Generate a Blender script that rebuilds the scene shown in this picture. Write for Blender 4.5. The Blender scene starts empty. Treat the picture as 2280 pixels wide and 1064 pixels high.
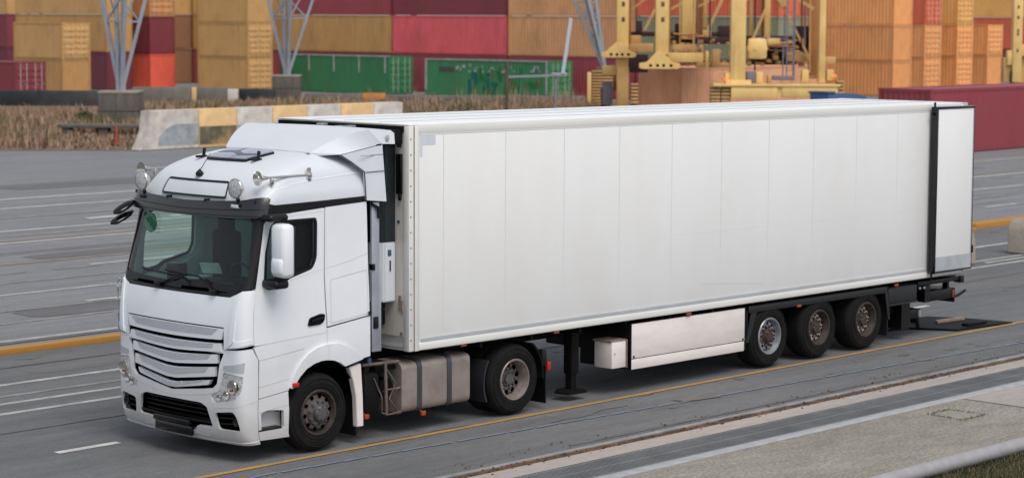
import bpy, bmesh, math, random
from mathutils import Vector, Matrix
random.seed(7)
sc = bpy.context.scene
COL = sc.collection
# ---------------------------------------------------------------- camera
CP = (-19.4282, -21.5422, 5.4264); YAW = .7589; PIT = .10167; ROL = .0039
def cam_setup():
    cd = bpy.data.cameras.new('camera'); co = bpy.data.objects.new('camera', cd); COL.objects.link(co)
    fw = Vector((math.cos(YAW)*math.cos(PIT), math.sin(YAW)*math.cos(PIT), -math.sin(PIT)))
    rt = Vector((math.sin(YAW), -math.cos(YAW), 0)); up = rt.cross(fw)
    r2 = rt*math.cos(ROL)+up*math.sin(ROL); u2 = -rt*math.sin(ROL)+up*math.cos(ROL)
    m = Matrix((r2, u2, -fw)).transposed().to_4x4(); m.translation = CP
    co.matrix_world = m
    cd.sensor_width = 36; cd.lens = 36*4871.7/2280; cd.clip_start = .5; cd.clip_end = 3000
    cd.dof.use_dof = True; cd.dof.focus_distance = 29; cd.dof.aperture_fstop = 1.9
    sc.camera = co
cam_setup()
# ---------------------------------------------------------------- light
SUN_EL = math.radians(58); SUN_AZ = math.radians(-108)     # direction towards the sun in the xy plane
w = bpy.data.worlds.new('World'); sc.world = w; w.use_nodes = True
nt = w.node_tree; bg = nt.nodes['Background']; sky = nt.nodes.new('ShaderNodeTexSky')
sky.sky_type = 'NISHITA'; sky.sun_disc = False; sky.sun_elevation = SUN_EL
sky.sun_rotation = math.pi/2-SUN_AZ
sky.air_density = 1.0; sky.dust_density = 1.2; sky.ozone_density = 1.0; sky.altitude = 0
mixw = nt.nodes.new('ShaderNodeMix'); mixw.data_type = 'RGBA'; mixw.inputs[0].default_value = .72
hsv = nt.nodes.new('ShaderNodeHueSaturation'); hsv.inputs['Saturation'].default_value = .12; hsv.inputs['Value'].default_value = 1.0
nt.links.new(sky.outputs[0], hsv.inputs['Color']); nt.links.new(sky.outputs[0], mixw.inputs[6]); nt.links.new(hsv.outputs[0], mixw.inputs[7])
nt.links.new(mixw.outputs[2], bg.inputs[0]); bg.inputs[1].default_value = .145
sd = bpy.data.lights.new('sun', 'SUN'); so = bpy.data.objects.new('sun', sd); COL.objects.link(so)
sd.energy = 2.15; sd.angle = math.radians(35); sd.color = (1, .94, .85)
dsun = Vector((math.cos(SUN_AZ)*math.cos(SUN_EL), math.sin(SUN_AZ)*math.cos(SUN_EL), math.sin(SUN_EL)))
so.rotation_euler = dsun.to_track_quat('Z', 'Y').to_euler(); so.location = (0, 0, 30)
sc.render.engine = 'CYCLES'
sc.view_settings.view_transform = 'Standard'; sc.view_settings.look = 'None'
sc.view_settings.gamma = 1; sc.view_settings.exposure = 0.10; sc.view_settings.use_curve_mapping = False
sc.render.resolution_x = 1024; sc.render.resolution_y = 477
sc.cycles.max_bounces = 8; sc.cycles.transparent_max_bounces = 16
# ---------------------------------------------------------------- materials
def lin(c, k=1.0):
    out = []
    for v in c:
        v = v/255.; out.append((v/12.92 if v <= .04045 else ((v+.055)/1.055)**2.4)*k)
    return out+[1]
def mat(name, c, rough=.5, metal=0., noise=.12, scale=3., dirt=None, dirt_amt=.0, dirt_scale=1.2, stretch=(1, 1, 1), bump=0., bscale=40., coat=0., spec=.5, emit=None, ray=None, lowdirt=0):
    m = bpy.data.materials.new(name); m.use_nodes = True; t = m.node_tree; N = t.nodes; Lk = t.links
    b = N['Principled BSDF']; b.inputs['Roughness'].default_value = rough; b.inputs['Metallic'].default_value = metal
    b.inputs['Coat Weight'].default_value = coat; b.inputs['Specular IOR Level'].default_value = spec
    tc = N.new('ShaderNodeTexCoord'); mp = N.new('ShaderNodeMapping'); mp.inputs['Scale'].default_value = stretch
    Lk.new(tc.outputs['Object'], mp.inputs[0])
    n1 = N.new('ShaderNodeTexNoise'); n1.inputs['Scale'].default_value = scale; n1.inputs['Detail'].default_value = 6
    Lk.new(mp.outputs[0], n1.inputs['Vector'])
    r = N.new('ShaderNodeMapRange'); r.inputs[1].default_value = .3; r.inputs[2].default_value = .7
    r.inputs[3].default_value = 1-noise; r.inputs[4].default_value = 1+noise; Lk.new(n1.outputs[0], r.inputs[0])
    mul = N.new('ShaderNodeMix'); mul.data_type = 'RGBA'; mul.blend_type = 'MULTIPLY'; mul.inputs[0].default_value = 1
    mul.inputs[6].default_value = c; Lk.new(r.outputs[0], mul.inputs[7]); out = mul.outputs[2]
    if dirt:
        n2 = N.new('ShaderNodeTexNoise'); n2.inputs['Scale'].default_value = dirt_scale; n2.inputs['Detail'].default_value = 8; n2.inputs['Roughness'].default_value = .65
        Lk.new(mp.outputs[0], n2.inputs['Vector'])
        r2 = N.new('ShaderNodeMapRange'); r2.inputs[1].default_value = .45; r2.inputs[2].default_value = .75; r2.inputs[3].default_value = 0; r2.inputs[4].default_value = dirt_amt
        Lk.new(n2.outputs[0], r2.inputs[0]); fac = r2.outputs[0]
        mx = N.new('ShaderNodeMix'); mx.data_type = 'RGBA'; mx.inputs[7].default_value = dirt
        Lk.new(fac, mx.inputs[0]); Lk.new(out, mx.inputs[6]); out = mx.outputs[2]
    if lowdirt:   # road grime low on the bodywork: object height z
        sx = N.new('ShaderNodeSeparateXYZ'); ge = N.new('ShaderNodeTexCoord'); Lk.new(ge.outputs['Object'], sx.inputs[0])
        n3 = N.new('ShaderNodeTexNoise'); n3.inputs['Scale'].default_value = 2.2; n3.inputs['Detail'].default_value = 7; Lk.new(ge.outputs['Object'], n3.inputs['Vector'])
        ad = N.new('ShaderNodeMath'); ad.operation = 'ADD'; Lk.new(sx.outputs[2], ad.inputs[0])
        sc3 = N.new('ShaderNodeMapRange'); sc3.inputs[3].default_value = -.5; sc3.inputs[4].default_value = .5; Lk.new(n3.outputs[0], sc3.inputs[0]); Lk.new(sc3.outputs[0], ad.inputs[1])
        r3 = N.new('ShaderNodeMapRange'); r3.inputs[1].default_value = 1.5; r3.inputs[2].default_value = .3; r3.inputs[3].default_value = 0; r3.inputs[4].default_value = lowdirt
        Lk.new(ad.outputs[0], r3.inputs[0]); m3 = N.new('ShaderNodeMix'); m3.data_type = 'RGBA'; m3.inputs[7].default_value = lin((150, 135, 115), .8)
        Lk.new(r3.outputs[0], m3.inputs[0]); Lk.new(out, m3.inputs[6]); out = m3.outputs[2]
    Lk.new(out, b.inputs['Base Color'])
    if bump:
        nb = N.new('ShaderNodeTexNoise'); nb.inputs['Scale'].default_value = bscale; nb.inputs['Detail'].default_value = 5; Lk.new(mp.outputs[0], nb.inputs['Vector'])
        bp = N.new('ShaderNodeBump'); bp.inputs['Strength'].default_value = bump; bp.inputs['Distance'].default_value = .02
        Lk.new(nb.outputs[0], bp.inputs['Height']); Lk.new(bp.outputs[0], b.inputs['Normal'])
    if emit:
        b.inputs['Emission Color'].default_value = emit[0]; b.inputs['Emission Strength'].default_value = emit[1]
    return m
def glass(name, tint, refl=1.0, glare=.035):
    m = bpy.data.materials.new(name); m.use_nodes = True; t = m.node_tree; N = t.nodes; Lk = t.links
    N.remove(N['Principled BSDF']); o = N['Material Output']
    tr = N.new('ShaderNodeBsdfTransparent'); tr.inputs[0].default_value = tint
    gl = N.new('ShaderNodeBsdfGlossy'); gl.inputs['Roughness'].default_value = .02; gl.inputs['Color'].default_value = (refl, refl, refl, 1)
    fr = N.new('ShaderNodeFresnel'); fr.inputs['IOR'].default_value = 1.36
    df_ = N.new('ShaderNodeBsdfDiffuse'); df_.inputs[0].default_value = (.75, .88, .84, 1); m0 = N.new('ShaderNodeMixShader'); m0.inputs[0].default_value = glare  # pale diffuse share imitates sky glare on the glass
    Lk.new(tr.outputs[0], m0.inputs[1]); Lk.new(df_.outputs[0], m0.inputs[2])
    mx = N.new('ShaderNodeMixShader'); Lk.new(fr.outputs[0], mx.inputs[0]); Lk.new(m0.outputs[0], mx.inputs[1]); Lk.new(gl.outputs[0], mx.inputs[2]); Lk.new(mx.outputs[0], o.inputs[0])
    return m
M = {}
M['white'] = mat('cab_white_paint', lin((224, 227, 233)), .28, coat=.4, noise=.02, lowdirt=.45)
M['roofwhite'] = mat('fairing_white_paint', lin((203, 207, 214)), .5, coat=.0, noise=.02, spec=.35)
M['grey_mesh'] = mat('grille_mesh_grey', lin((178, 180, 187)), .5, noise=.1, scale=60, bump=.4, bscale=150)
M['black'] = mat('black_plastic', lin((14, 14, 16)), .42, noise=.2, spec=.35)
M['gloss'] = mat('gloss_black', lin((8, 8, 9)), .15, noise=.1)
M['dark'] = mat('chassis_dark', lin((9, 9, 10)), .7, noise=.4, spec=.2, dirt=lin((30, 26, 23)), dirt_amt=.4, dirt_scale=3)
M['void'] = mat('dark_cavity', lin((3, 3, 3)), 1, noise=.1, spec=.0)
M['visor'] = mat('smoked_visor', lin((34, 33, 37)), .25, noise=.15, scale=1.5, coat=.15)
M['ws'] = glass('windscreen_glass', (.74, .97, .86, 1), 1.0, .008)
M['sg'] = glass('side_glass', (.94, 1, .97, 1), .9, .0)
M['lens'] = mat('headlamp_lens', lin((196, 196, 198)), .1, metal=.35, noise=.35, scale=30, bump=.5, bscale=60)
M['chrome'] = mat('lamp_chrome', lin((205, 202, 196)), .14, metal=.9, noise=.1)
M['orange'] = mat('amber_lens', lin((146, 68, 42)), .3, emit=None)
M['red'] = mat('red_lens', lin((176, 34, 38)), .25, emit=None)
M['tyre'] = mat('tyre_rubber', lin((15, 15, 16)), .85, spec=.25, noise=.3, scale=6, dirt=lin((44, 38, 34)), dirt_amt=.4, dirt_scale=2.5, bump=.3, bscale=30)
M['rim_brown'] = mat('dusty_brown_rim', lin((112, 98, 94)), .5, metal=.2, noise=.3, scale=8, dirt=lin((40, 32, 28)), dirt_amt=.7, dirt_scale=6)
M['rim_pale'] = mat('pale_worn_rim', lin((146, 134, 130)), .4, metal=.4, noise=.25, scale=8, dirt=lin((70, 55, 48)), dirt_amt=.6, dirt_scale=7)
M['rim_silver'] = mat('silver_rim', lin((160, 163, 170)), .35, metal=.5, noise=.2, scale=8, dirt=lin((60, 50, 45)), dirt_amt=.6, dirt_scale=7)
M['hub'] = mat('hub_grey', lin((84, 82, 82)), .55, noise=.3, scale=12, dirt=lin((30, 25, 22)), dirt_amt=.6, dirt_scale=9)
M['rim_dusty'] = mat('dusty_pale_rim', lin((196, 182, 174)), .5, metal=.1, noise=.3, scale=8, dirt=lin((70, 58, 52)), dirt_amt=.5, dirt_scale=7)
M['hatch'] = mat('hatch_tinted_panel', lin((150, 154, 168)), .2, noise=.15, scale=4)
M['hub_dark'] = mat('hub_dark_brown', lin((56, 46, 42)), .7, noise=.4, scale=14)
M['hub_rust'] = mat('hub_rusty', lin((62, 46, 42)), .7, noise=.4, scale=14, dirt=lin((30, 22, 18)), dirt_amt=.6, dirt_scale=12)
M['tank'] = mat('dusty_aluminium', lin((152, 140, 134)), .45, metal=.35, noise=.12, scale=2, dirt=lin((110, 92, 78)), dirt_amt=.6, dirt_scale=3)
M['strap'] = mat('tank_strap', lin((72, 76, 82)), .4, metal=.4)
M['twhite'] = mat('trailer_white_panel', lin((225, 225, 225)), .42, noise=.015, scale=.6, dirt=lin((190, 182, 168)), dirt_amt=.16, dirt_scale=.7, stretch=(1, 1, .35), lowdirt=.14)
M['troof'] = mat('trailer_roof_white', lin((232, 232, 233)), .25, noise=.02)
M['patch'] = mat('pale_reflective_patch', lin((202, 206, 214)), .4, noise=.05)
M['seam'] = mat('panel_seam', lin((210, 210, 209)), .6, noise=.05)
M['rail'] = mat('trailer_rail_white', lin((220, 219, 216)), .35, noise=.02, dirt=lin((170, 162, 150)), dirt_amt=.2, dirt_scale=1, stretch=(.2, 1, 1))
M['alu'] = mat('grey_aluminium_strip', lin((176, 181, 185)), .45, metal=.2, noise=.08)
M['alu2'] = mat('kick_plate', lin((172, 176, 182)), .5, metal=.2, noise=.1, dirt=lin((120, 120, 120)), dirt_amt=.4, dirt_scale=4)
M['postdirt'] = mat('front_wall_paint', lin((205, 200, 192)), .5, noise=.06, dirt=lin((150, 132, 112)), dirt_amt=.6, dirt_scale=2.5, stretch=(1, 1, .3))
M['reefer'] = mat('reefer_dark', lin((28, 36, 41)), .4, noise=.15)
M['scuff'] = mat('scuffed_white', lin((222, 214, 210)), .5, noise=.02, dirt=lin((120, 106, 96)), dirt_amt=.16, dirt_scale=5, stretch=(.5, 1, 1.5))
M['rust'] = mat('rust_brown', lin((132, 116, 104)), .8, noise=.3, scale=8)
M['cloth'] = mat('seat_cloth', lin((18, 19, 22)), .9)
M['lining'] = mat('door_lining', lin((215, 228, 240)), .7)
M['paper'] = mat('paper_white', lin((215, 222, 225)), .7)
M['steel'] = mat('galvanised_steel', lin((158, 162, 172)), .45, metal=.3, noise=.15)
M['crease'] = mat('crease_highlight', lin((226, 230, 238)), .4)
M['blue'] = mat('blue_sticker', lin((48, 76, 104)), .5)
# ---------------------------------------------------------------- mesh helpers
class MB:
    def __init__(s): s.bm = bmesh.new()
    def add(s, verts, faces):
        vs = [s.bm.verts.new(v) for v in verts]
        for f in faces:
            try: s.bm.faces.new([vs[i] for i in f])
            except ValueError: pass
        return s
    def merge(s, b2):
        me = bpy.data.meshes.new('t'); b2.to_mesh(me); b2.free(); s.bm.from_mesh(me); bpy.data.meshes.remove(me); return s
    def box(s, x0, x1, y0, y1, z0, z1, bev=0, mx=None):
        b = bmesh.new(); bmesh.ops.create_cube(b, size=1)
        for v in b.verts: v.co = Vector((x0+(v.co.x+.5)*(x1-x0), y0+(v.co.y+.5)*(y1-y0), z0+(v.co.z+.5)*(z1-z0)))
        if bev: bmesh.ops.bevel(b, geom=b.edges[:], offset=bev, segments=2, affect='EDGES', profile=.5)
        if mx is not None: bmesh.ops.transform(b, matrix=mx, verts=b.verts[:])
        return s.merge(b)
    def prism(s, pts, lo, hi, axis='y', bev=0):   # outline in the two other axes, extruded along axis
        n = len(pts)
        def P3(p, a): return {'y': (p[0], a, p[1]), 'x': (a, p[0], p[1]), 'z': (p[0], p[1], a)}[axis]
        b = bmesh.new(); A = [b.verts.new(P3(p, lo)) for p in pts]; B = [b.verts.new(P3(p, hi)) for p in pts]
        b.faces.new(A); b.faces.new(B[::-1])
        for i in range(n): b.faces.new([A[i], B[i], B[(i+1) % n], A[(i+1) % n]])
        bmesh.ops.recalc_face_normals(b, faces=b.faces[:])
        if bev: bmesh.ops.bevel(b, geom=b.edges[:], offset=bev, segments=2, affect='EDGES')
        return s.merge(b)
    def tube(s, pts, r, seg=10, r2=None):
        pts = [Vector(p) for p in pts]; n = len(pts); rings = []
        for i, p in enumerate(pts):
            d = (pts[min(i+1, n-1)]-pts[max(i-1, 0)]).normalized()
            a = d.orthogonal().normalized() if abs(d.z) > .9 else d.cross(Vector((0, 0, 1))).normalized(); c = d.cross(a)
            rr = r if r2 is None else r+(r2-r)*i/(n-1)
            rings.append([s.bm.verts.new(p+a*math.cos(k*2*math.pi/seg)*rr+c*math.sin(k*2*math.pi/seg)*rr) for k in range(seg)])
        for i in range(n-1):
            for k in range(seg): s.bm.faces.new([rings[i][k], rings[i][(k+1) % seg], rings[i+1][(k+1) % seg], rings[i+1][k]])
        s.bm.faces.new(rings[0][::-1]); s.bm.faces.new(rings[-1]); return s
    def beam(s, a, b, wd, h=None):
        a = Vector(a); b = Vector(b); h = h or wd; d = (b-a).normalized()
        sd_ = d.cross(Vector((0, 0, 1))); sd_ = sd_.normalized() if sd_.length > .05 else Vector((1, 0, 0)); u = sd_.cross(d)
        vs = [p+sd_*wd/2*i+u*h/2*j for p in (a, b) for i, j in ((-1, -1), (1, -1), (1, 1), (-1, 1))]
        return s.add(vs, [(3, 2, 1, 0), (4, 5, 6, 7), (0, 1, 5, 4), (1, 2, 6, 5), (2, 3, 7, 6), (3, 0, 4, 7)])
    def lathe(s, prof, c, seg=40, axis='y', closed=False, cap=False):   # prof: (radius, axial)
        rings = []
        for r, a in prof:
            ring = []
            for k in range(seg):
                t = 2*math.pi*k/seg; u, v = r*math.cos(t), r*math.sin(t)
                ring.append(s.bm.verts.new({'y': (c[0]+u, c[1]+a, c[2]+v), 'x': (c[0]+a, c[1]+u, c[2]+v), 'z': (c[0]+u, c[1]+v, c[2]+a)}[axis]))
            rings.append(ring)
        m = len(rings)
        for i in range(m if closed else m-1):
            for k in range(seg): s.bm.faces.new([rings[i][k], rings[(i+1) % m][k], rings[(i+1) % m][(k+1) % seg], rings[i][(k+1) % seg]])
        if cap and not closed:
            if prof[0][0] > 1e-4: s.bm.faces.new(rings[0])
            if prof[-1][0] > 1e-4: s.bm.faces.new(rings[-1][::-1])
        return s
    def mesh(s, name, ang=35, merge=True):
        if merge: bmesh.ops.remove_doubles(s.bm, verts=s.bm.verts[:], dist=1e-5)
        bmesh.ops.recalc_face_normals(s.bm, faces=s.bm.faces[:])
        me = bpy.data.meshes.new(name); s.bm.to_mesh(me); s.bm.free()
        me.polygons.foreach_set('use_smooth', [True]*len(me.polygons)); me.set_sharp_from_angle(angle=math.radians(ang))
        return me
    def obj(s, name, m, parent=None, ang=35, label=None, merge=True):
        return link(name, s.mesh(name, ang, merge), m, parent, label)
def link(name, me, m, parent=None, label=None):
    if m is not None:
        me.materials.clear(); me.materials.append(M[m] if isinstance(m, str) else m)
    o = bpy.data.objects.new(name, me); COL.objects.link(o)
    if parent: o.parent = parent
    if label: o['label'] = label
    return o
def thing(name, label, cat, loc=(0, 0, 0), rz=0, group=None):
    o = bpy.data.objects.new(name, None); COL.objects.link(o); o.location = loc; o.rotation_euler = (0, 0, rz); o.empty_display_size = .3
    return tag(o, label, cat, group)
def tag(o, label, cat, group=None):
    o['label'] = label; o['category'] = cat
    if group: o['group'] = group
    return o
def setting(o, label=None, kind='structure', cat=None):
    o['kind'] = kind
    if label: o['label'] = label
    if cat: o['category'] = cat
    return o
def dup(root, loc=None, rz=None, label=None, group=None, mats=None):
    def cp(o, par):
        c = o.copy(); COL.objects.link(c)
        if par: c.parent = par
        for ch in list(o.children): cp(ch, c)
        return c
    r = cp(root, None)
    if loc: r.location = loc
    if rz is not None: r.rotation_euler = (0, 0, rz)
    if label: r['label'] = label
    if group: r['group'] = group
    return r
# ---------------------------------------------------------------- cab shell: s runs round the front, z is height
PROF=[ # z, xc, w, r, bow, xr
(.20,-2.70,1.22,.15,.06,-.62),(.30,-2.79,1.24,.15,.06,-.62),(.5,-2.83,1.25,.15,.06,-.62),(.68,-2.85,1.25,.15,.06,-.62),(.85,-2.85,1.25,.15,.06,-.62),(1.3,-2.84,1.25,.15,.06,-.62),
(1.66,-2.83,1.25,.15,.06,-.62),(2.05,-2.77,1.245,.14,.06,-.64),(2.2,-2.72,1.24,.13,.06,-.65),(2.95,-2.53,1.23,.13,.07,-.68),(3.1,-2.51,1.23,.16,.08,-.69),(3.22,-2.48,1.225,.22,.10,-.7),
(3.36,-2.41,1.18,.28,.12,-.71),(3.46,-2.31,1.15,.32,.13,-.72),(3.54,-2.16,1.10,.34,.15,-.73),(3.61,-1.97,1.01,.36,.17,-.74),(3.655,-1.75,.93,.34,.2,-.75),(3.69,-1.5,.84,.3,.18,-.76),(3.71,-1.25,.7,.25,.15,-.77),(3.72,-1.05,.5,.15,.1,-.78)]
def prof(z):
    z=min(max(z,PROF[0][0]),PROF[-1][0])
    for i in range(len(PROF)-1):
        if z<=PROF[i+1][0]: break
    a=PROF[max(i-1,0)];b=PROF[i];c=PROF[i+1];d=PROF[min(i+2,len(PROF)-1)]
    h=c[0]-b[0]; t=(z-b[0])/h; out=[]
    for k in range(1,6):
        sl=(c[k]-b[k])/h
        s0=(b[k]-a[k])/(b[0]-a[0]) if b[0]>a[0] else sl
        s1=(d[k]-c[k])/(d[0]-c[0]) if d[0]>c[0] else sl
        m0=0 if s0*sl<=0 else 2*s0*sl/(s0+sl)   # monotone harmonic
        m1=0 if s1*sl<=0 else 2*s1*sl/(s1+sl)
        out.append((2*t**3-3*t*t+1)*b[k]+(t**3-2*t*t+t)*h*m0+(-2*t**3+3*t*t)*c[k]+(t**3-t*t)*h*m1)
    return out
def SP(s,z):
    xc,w,r,b,xr=prof(z); q=abs(s); sg=-1 if s<0 else 1
    ya=w-r
    if q<=1: y=q*ya; return (xc+b*y*y, sg*y, z)
    xa=xc+b*ya*ya; sl=2*b*ya
    cx=xa+sl*r; L=math.hypot(r,sl*r); bx=cx+L
    if q<=1.35:
        t=(q-1)/.35; x=(1-t)**2*xa+2*t*(1-t)*cx+t*t*bx; y=(1-t)**2*ya+2*t*(1-t)*w+t*t*w
        return (x,sg*y,z)
    t=(q-1.35)/2; return (bx+(xr-bx)*t,sg*w,z)

def shell_pt(s, z, off=0.):
    if off == 0: return Vector(SP(s, z))
    e = 2e-3; z0 = min(max(z, .203), 3.717)
    a = Vector(SP(s+e, z0))-Vector(SP(s-e, z0)); b = Vector(SP(s, z0+e))-Vector(SP(s, z0-e))
    n = b.cross(a); n.normalize()
    p = Vector(SP(s, z))
    if n.dot(Vector((p.x+1.3, p.y, (p.z-2.0)*.3))) < 0: n = -n
    return p+n*off
def rnd(poly, r=.03, k=4):      # round polygon corners
    out = []; n = len(poly)
    for i in range(n):
        p0 = Vector(poly[i-1]); p = Vector(poly[i]); p1 = Vector(poly[(i+1) % n])
        d0 = (p0-p); d1 = (p1-p); a = d0.angle(d1) if d0.length > 1e-6 and d1.length > 1e-6 else math.pi
        if a > 2.9: out.append(tuple(p)); continue
        t = min(r, d0.length*.45, d1.length*.45); A = p+d0.normalized()*t; B = p+d1.normalized()*t
        for j in range(k+1):
            u = j/k; out.append(tuple((1-u)**2*A+2*u*(1-u)*p+u*u*B))
    return out
def mir(half):                  # mirror a half outline (s<0 side) to a closed symmetric outline
    return half+[(-s, z) for s, z in half[::-1] if abs(s) > 1e-6]
def flip(poly): return [(-s, z) for s, z in poly]
def patch(name, outer, m, parent, off=0., th=.02, holes=(), ang=28, label=None, ret=False):
    b = bmesh.new(); E_ = []
    for lp in [outer]+list(holes):
        vs = [b.verts.new((p[0], p[1], 0)) for p in lp]
        for i in range(len(vs)): E_.append(b.edges.new((vs[i], vs[(i+1) % len(vs)])))
    bmesh.ops.triangle_fill(b, edges=E_, use_beauty=True, use_dissolve=False)
    ss = [p[0] for p in outer]; zz = [p[1] for p in outer]; s0, s1, z0, z1 = min(ss), max(ss), min(zz), max(zz)
    cuts = [-3.0, -2.4, -1.8]+[-1.35+.0438*i for i in range(9)]+[-.8, -.6, -.4, -.2, 0]; cuts += [-c for c in cuts if c < 0]
    for c in cuts:
        if s0 < c < s1: bmesh.ops.bisect_plane(b, geom=b.verts[:]+b.edges[:]+b.faces[:], plane_co=(c, 0, 0), plane_no=(1, 0, 0))
    zc = [.25, .3, .4, .5, .65, .85, 1.3, 1.66, 1.9, 2.05, 2.12, 2.2, 2.4, 2.7, 2.95, 3.02, 3.1, 3.16, 3.22, 3.29, 3.36, 3.41, 3.46, 3.5, 3.54, 3.575, 3.61, 3.635, 3.655, 3.675, 3.69, 3.70, 3.71]
    for c in zc:
        if z0 < c < z1: bmesh.ops.bisect_plane(b, geom=b.verts[:]+b.edges[:]+b.faces[:], plane_co=(0, c, 0), plane_no=(0, 1, 0))
    b.verts.index_update(); b.faces.ensure_lookup_table()
    co = [(v.co.x, v.co.y) for v in b.verts]; F = [[v.index for v in f.verts] for f in b.faces]; n = len(co)
    bd = [(e.verts[0].index, e.verts[1].index) for e in b.edges if len(e.link_faces) == 1]
    b.free()
    V = [shell_pt(s, z, off) for s, z in co]; 
    if th: V += [shell_pt(s, z, off-th) for s, z in co]; F = F+[[i+n for i in f[::-1]] for f in F]+[[a, c, c+n, a+n] for a, c in bd]
    mb = MB(); mb.add(V, F)
    if ret: return mb
    return mb.obj(name, m, parent, ang=ang, label=label)
def strip(mb, pts, wd, off=.004, dense=.06):   # thin line laid on the shell
    q = []
    for a, b in zip(pts[:-1], pts[1:]):
        n = max(1, int(math.hypot(b[0]-a[0], b[1]-a[1])/dense)); q += [(a[0]+(b[0]-a[0])*i/n, a[1]+(b[1]-a[1])*i/n) for i in range(n)]
    q.append(pts[-1]); L_, R_ = [], []
    for i, p in enumerate(q):
        a = q[max(i-1, 0)]; b = q[min(i+1, len(q)-1)]; d = Vector((b[0]-a[0], b[1]-a[1])).normalized(); nx, ny = -d.y*wd/2, d.x*wd/2
        L_.append(shell_pt(p[0]+nx, p[1]+ny, off)); R_.append(shell_pt(p[0]-nx, p[1]-ny, off))
    n = len(q); mb.add(L_+R_, [(i, i+1, n+i+1, n+i) for i in range(n-1)]); return mb
# ---------------------------------------------------------------- tractor
T = thing('tractor_truck', 'white cab-over lorry tractor with roof lamps, coupled to the long white trailer', 'truck')
grille_h = mir([(0, .835), (-.60, .905), (-.72, .93), (-.765, 1.0), (-.80, 1.2), (-.86, 1.40), (-.875, 1.655), (0, 1.655)])
hl_in = [(-.86, 1.113), (-1.205, 1.075), (-1.155, .88), (-1.04, .785), (-.705, .715), (-.66, .81), (-.79, .87)]
hl = rnd(hl_in, .03)
side_hole = rnd([(-.714, .60), (-1.0, .64), (-1.06, .58), (-1.112, .40), (-.753, .39)], .05)
main_hole = rnd(mir([(0, .70), (-.50, .70), (-.60, .655), (-.665, .41), (-.41, .40), (-.34, .315), (0, .305)]), .025)
bump = mir([(0, .26), (-.6, .235), (-1.0, .235), (-1.41, .262), (-1.455, .78), (-1.452, 1.26), (-1.40, 1.34), (-1.36, 1.405), (-.88, 1.385), (0, 1.385)])
bump_hole = mir([(0, .80), (-.55, .875), (-.70, .90), (-.765, .96), (-.80, 1.2), (-.865, 1.34), (0, 1.34)])
hlr = rnd([(-.855, 1.19), (-1.232, 1.25), (-1.21, 1.115), (-.855, 1.13)], .02)
bo = patch('bumper', bump, 'white', T, off=0, th=.035, holes=[bump_hole, main_hole, side_hole, flip(side_hole), rnd(hl_in, .03), flip(rnd(hl_in, .03))])
mb = MB(); 
for sg in (-1, 1):
    strip(mb, [(sg*-.707, .67), (sg*-1.0, .70), (sg*-1.455, .775)], .012); strip(mb, [(sg*-.715, .24), (sg*-.69, .64)], .008)
strip(mb, [(-.60, .295), (0, .29), (.60, .295)], .012); strip(mb, [(-.74, .86), (-.55, .81), (0, .745), (.55, .81), (.74, .86)], .012)
mb.obj('seam_line', 'seam', bo)
patch('lip', mir([(0, .215), (-1.38, .225), (-1.40, .262), (-.6, .235), (0, .255)]), 'white', bo, off=.012, th=.04)
# recess above each headlight, headlights and their cavities
for sg in (1, -1):
    f = (lambda p: p) if sg == 1 else flip
    patch('headlight_recess', f(hlr), 'alu', bo, off=.003, th=.006)
    h = patch('headlight', f(rnd(hl_in, .035)), 'lens', T, off=-.012, th=.02)
    mb = MB()
    for (s_, z_, r_) in ((-.99, .945, .085), (-.90, .83, .055), (-1.08, .95, .05), (-.79, .79, .04)):
        p = shell_pt(s_*sg, z_, -.004); mb.lathe([(r_, .0), (r_*.95, -.012), (r_*.6, -.004), (0.0, .004)], p, 20, 'x')
    mb.obj('reflector_bowl', 'chrome', h)
    mb = MB(); p = shell_pt(-.98*sg, .90, .002); mb.box(p.x-.012, p.x+.0, p.y-.02, p.y+.02, p.z-.015, p.z+.015, .004)
    mb.obj('indicator_bulb', 'orange', h)
    i = patch('side_intake', f(rnd([(-.70, .61), (-1.02, .65), (-1.13, .38), (-.74, .37)], .05)), 'void', T, off=-.09, th=.01)
    mb = MB()
    for z_ in (.45, .52, .58): strip(mb, [(-.73*sg, z_), (-1.08*sg, z_+.03)], .02, off=-.05)
    p = shell_pt(-1.0*sg, .50, -.05); mb.lathe([(.05, .03), (.055, -.02), (.045, -.03), (.0, -.01)], p, 20, 'x')
    mb.obj('fog_lamp', 'black', i)
iv = patch('lower_intake', mir([(0, .72), (-.62, .72), (-.70, .40), (-.4, .38), (-.36, .28), (0, .27)]), 'void', T, off=-.12, th=.01)
mb = MB()
for z_ in (.47, .53, .59, .65): strip(mb, [(-.62, z_), (0, z_), (.62, z_)], .018, off=-.08)
mb.obj('intake_bars', 'black', iv)
mb = MB(); strip(mb, [(-.66, .46), (0, .45), (.66, .46)], .035, off=-.02); mb.obj('cross_bar', 'black', iv)
mb = MB(); x0 = SP(0, .35)[0]
mb.box(x0-.035, x0+.02, -.36, .36, .255, .375, .012); mb.box(x0-.02, x0+.05, -.30, .42, .375, .44, .01); mb.box(x0-.045, x0-.03, -.27, .27, .27, .36, .004)
mb.obj('plate_holder', 'gloss', T)
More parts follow.
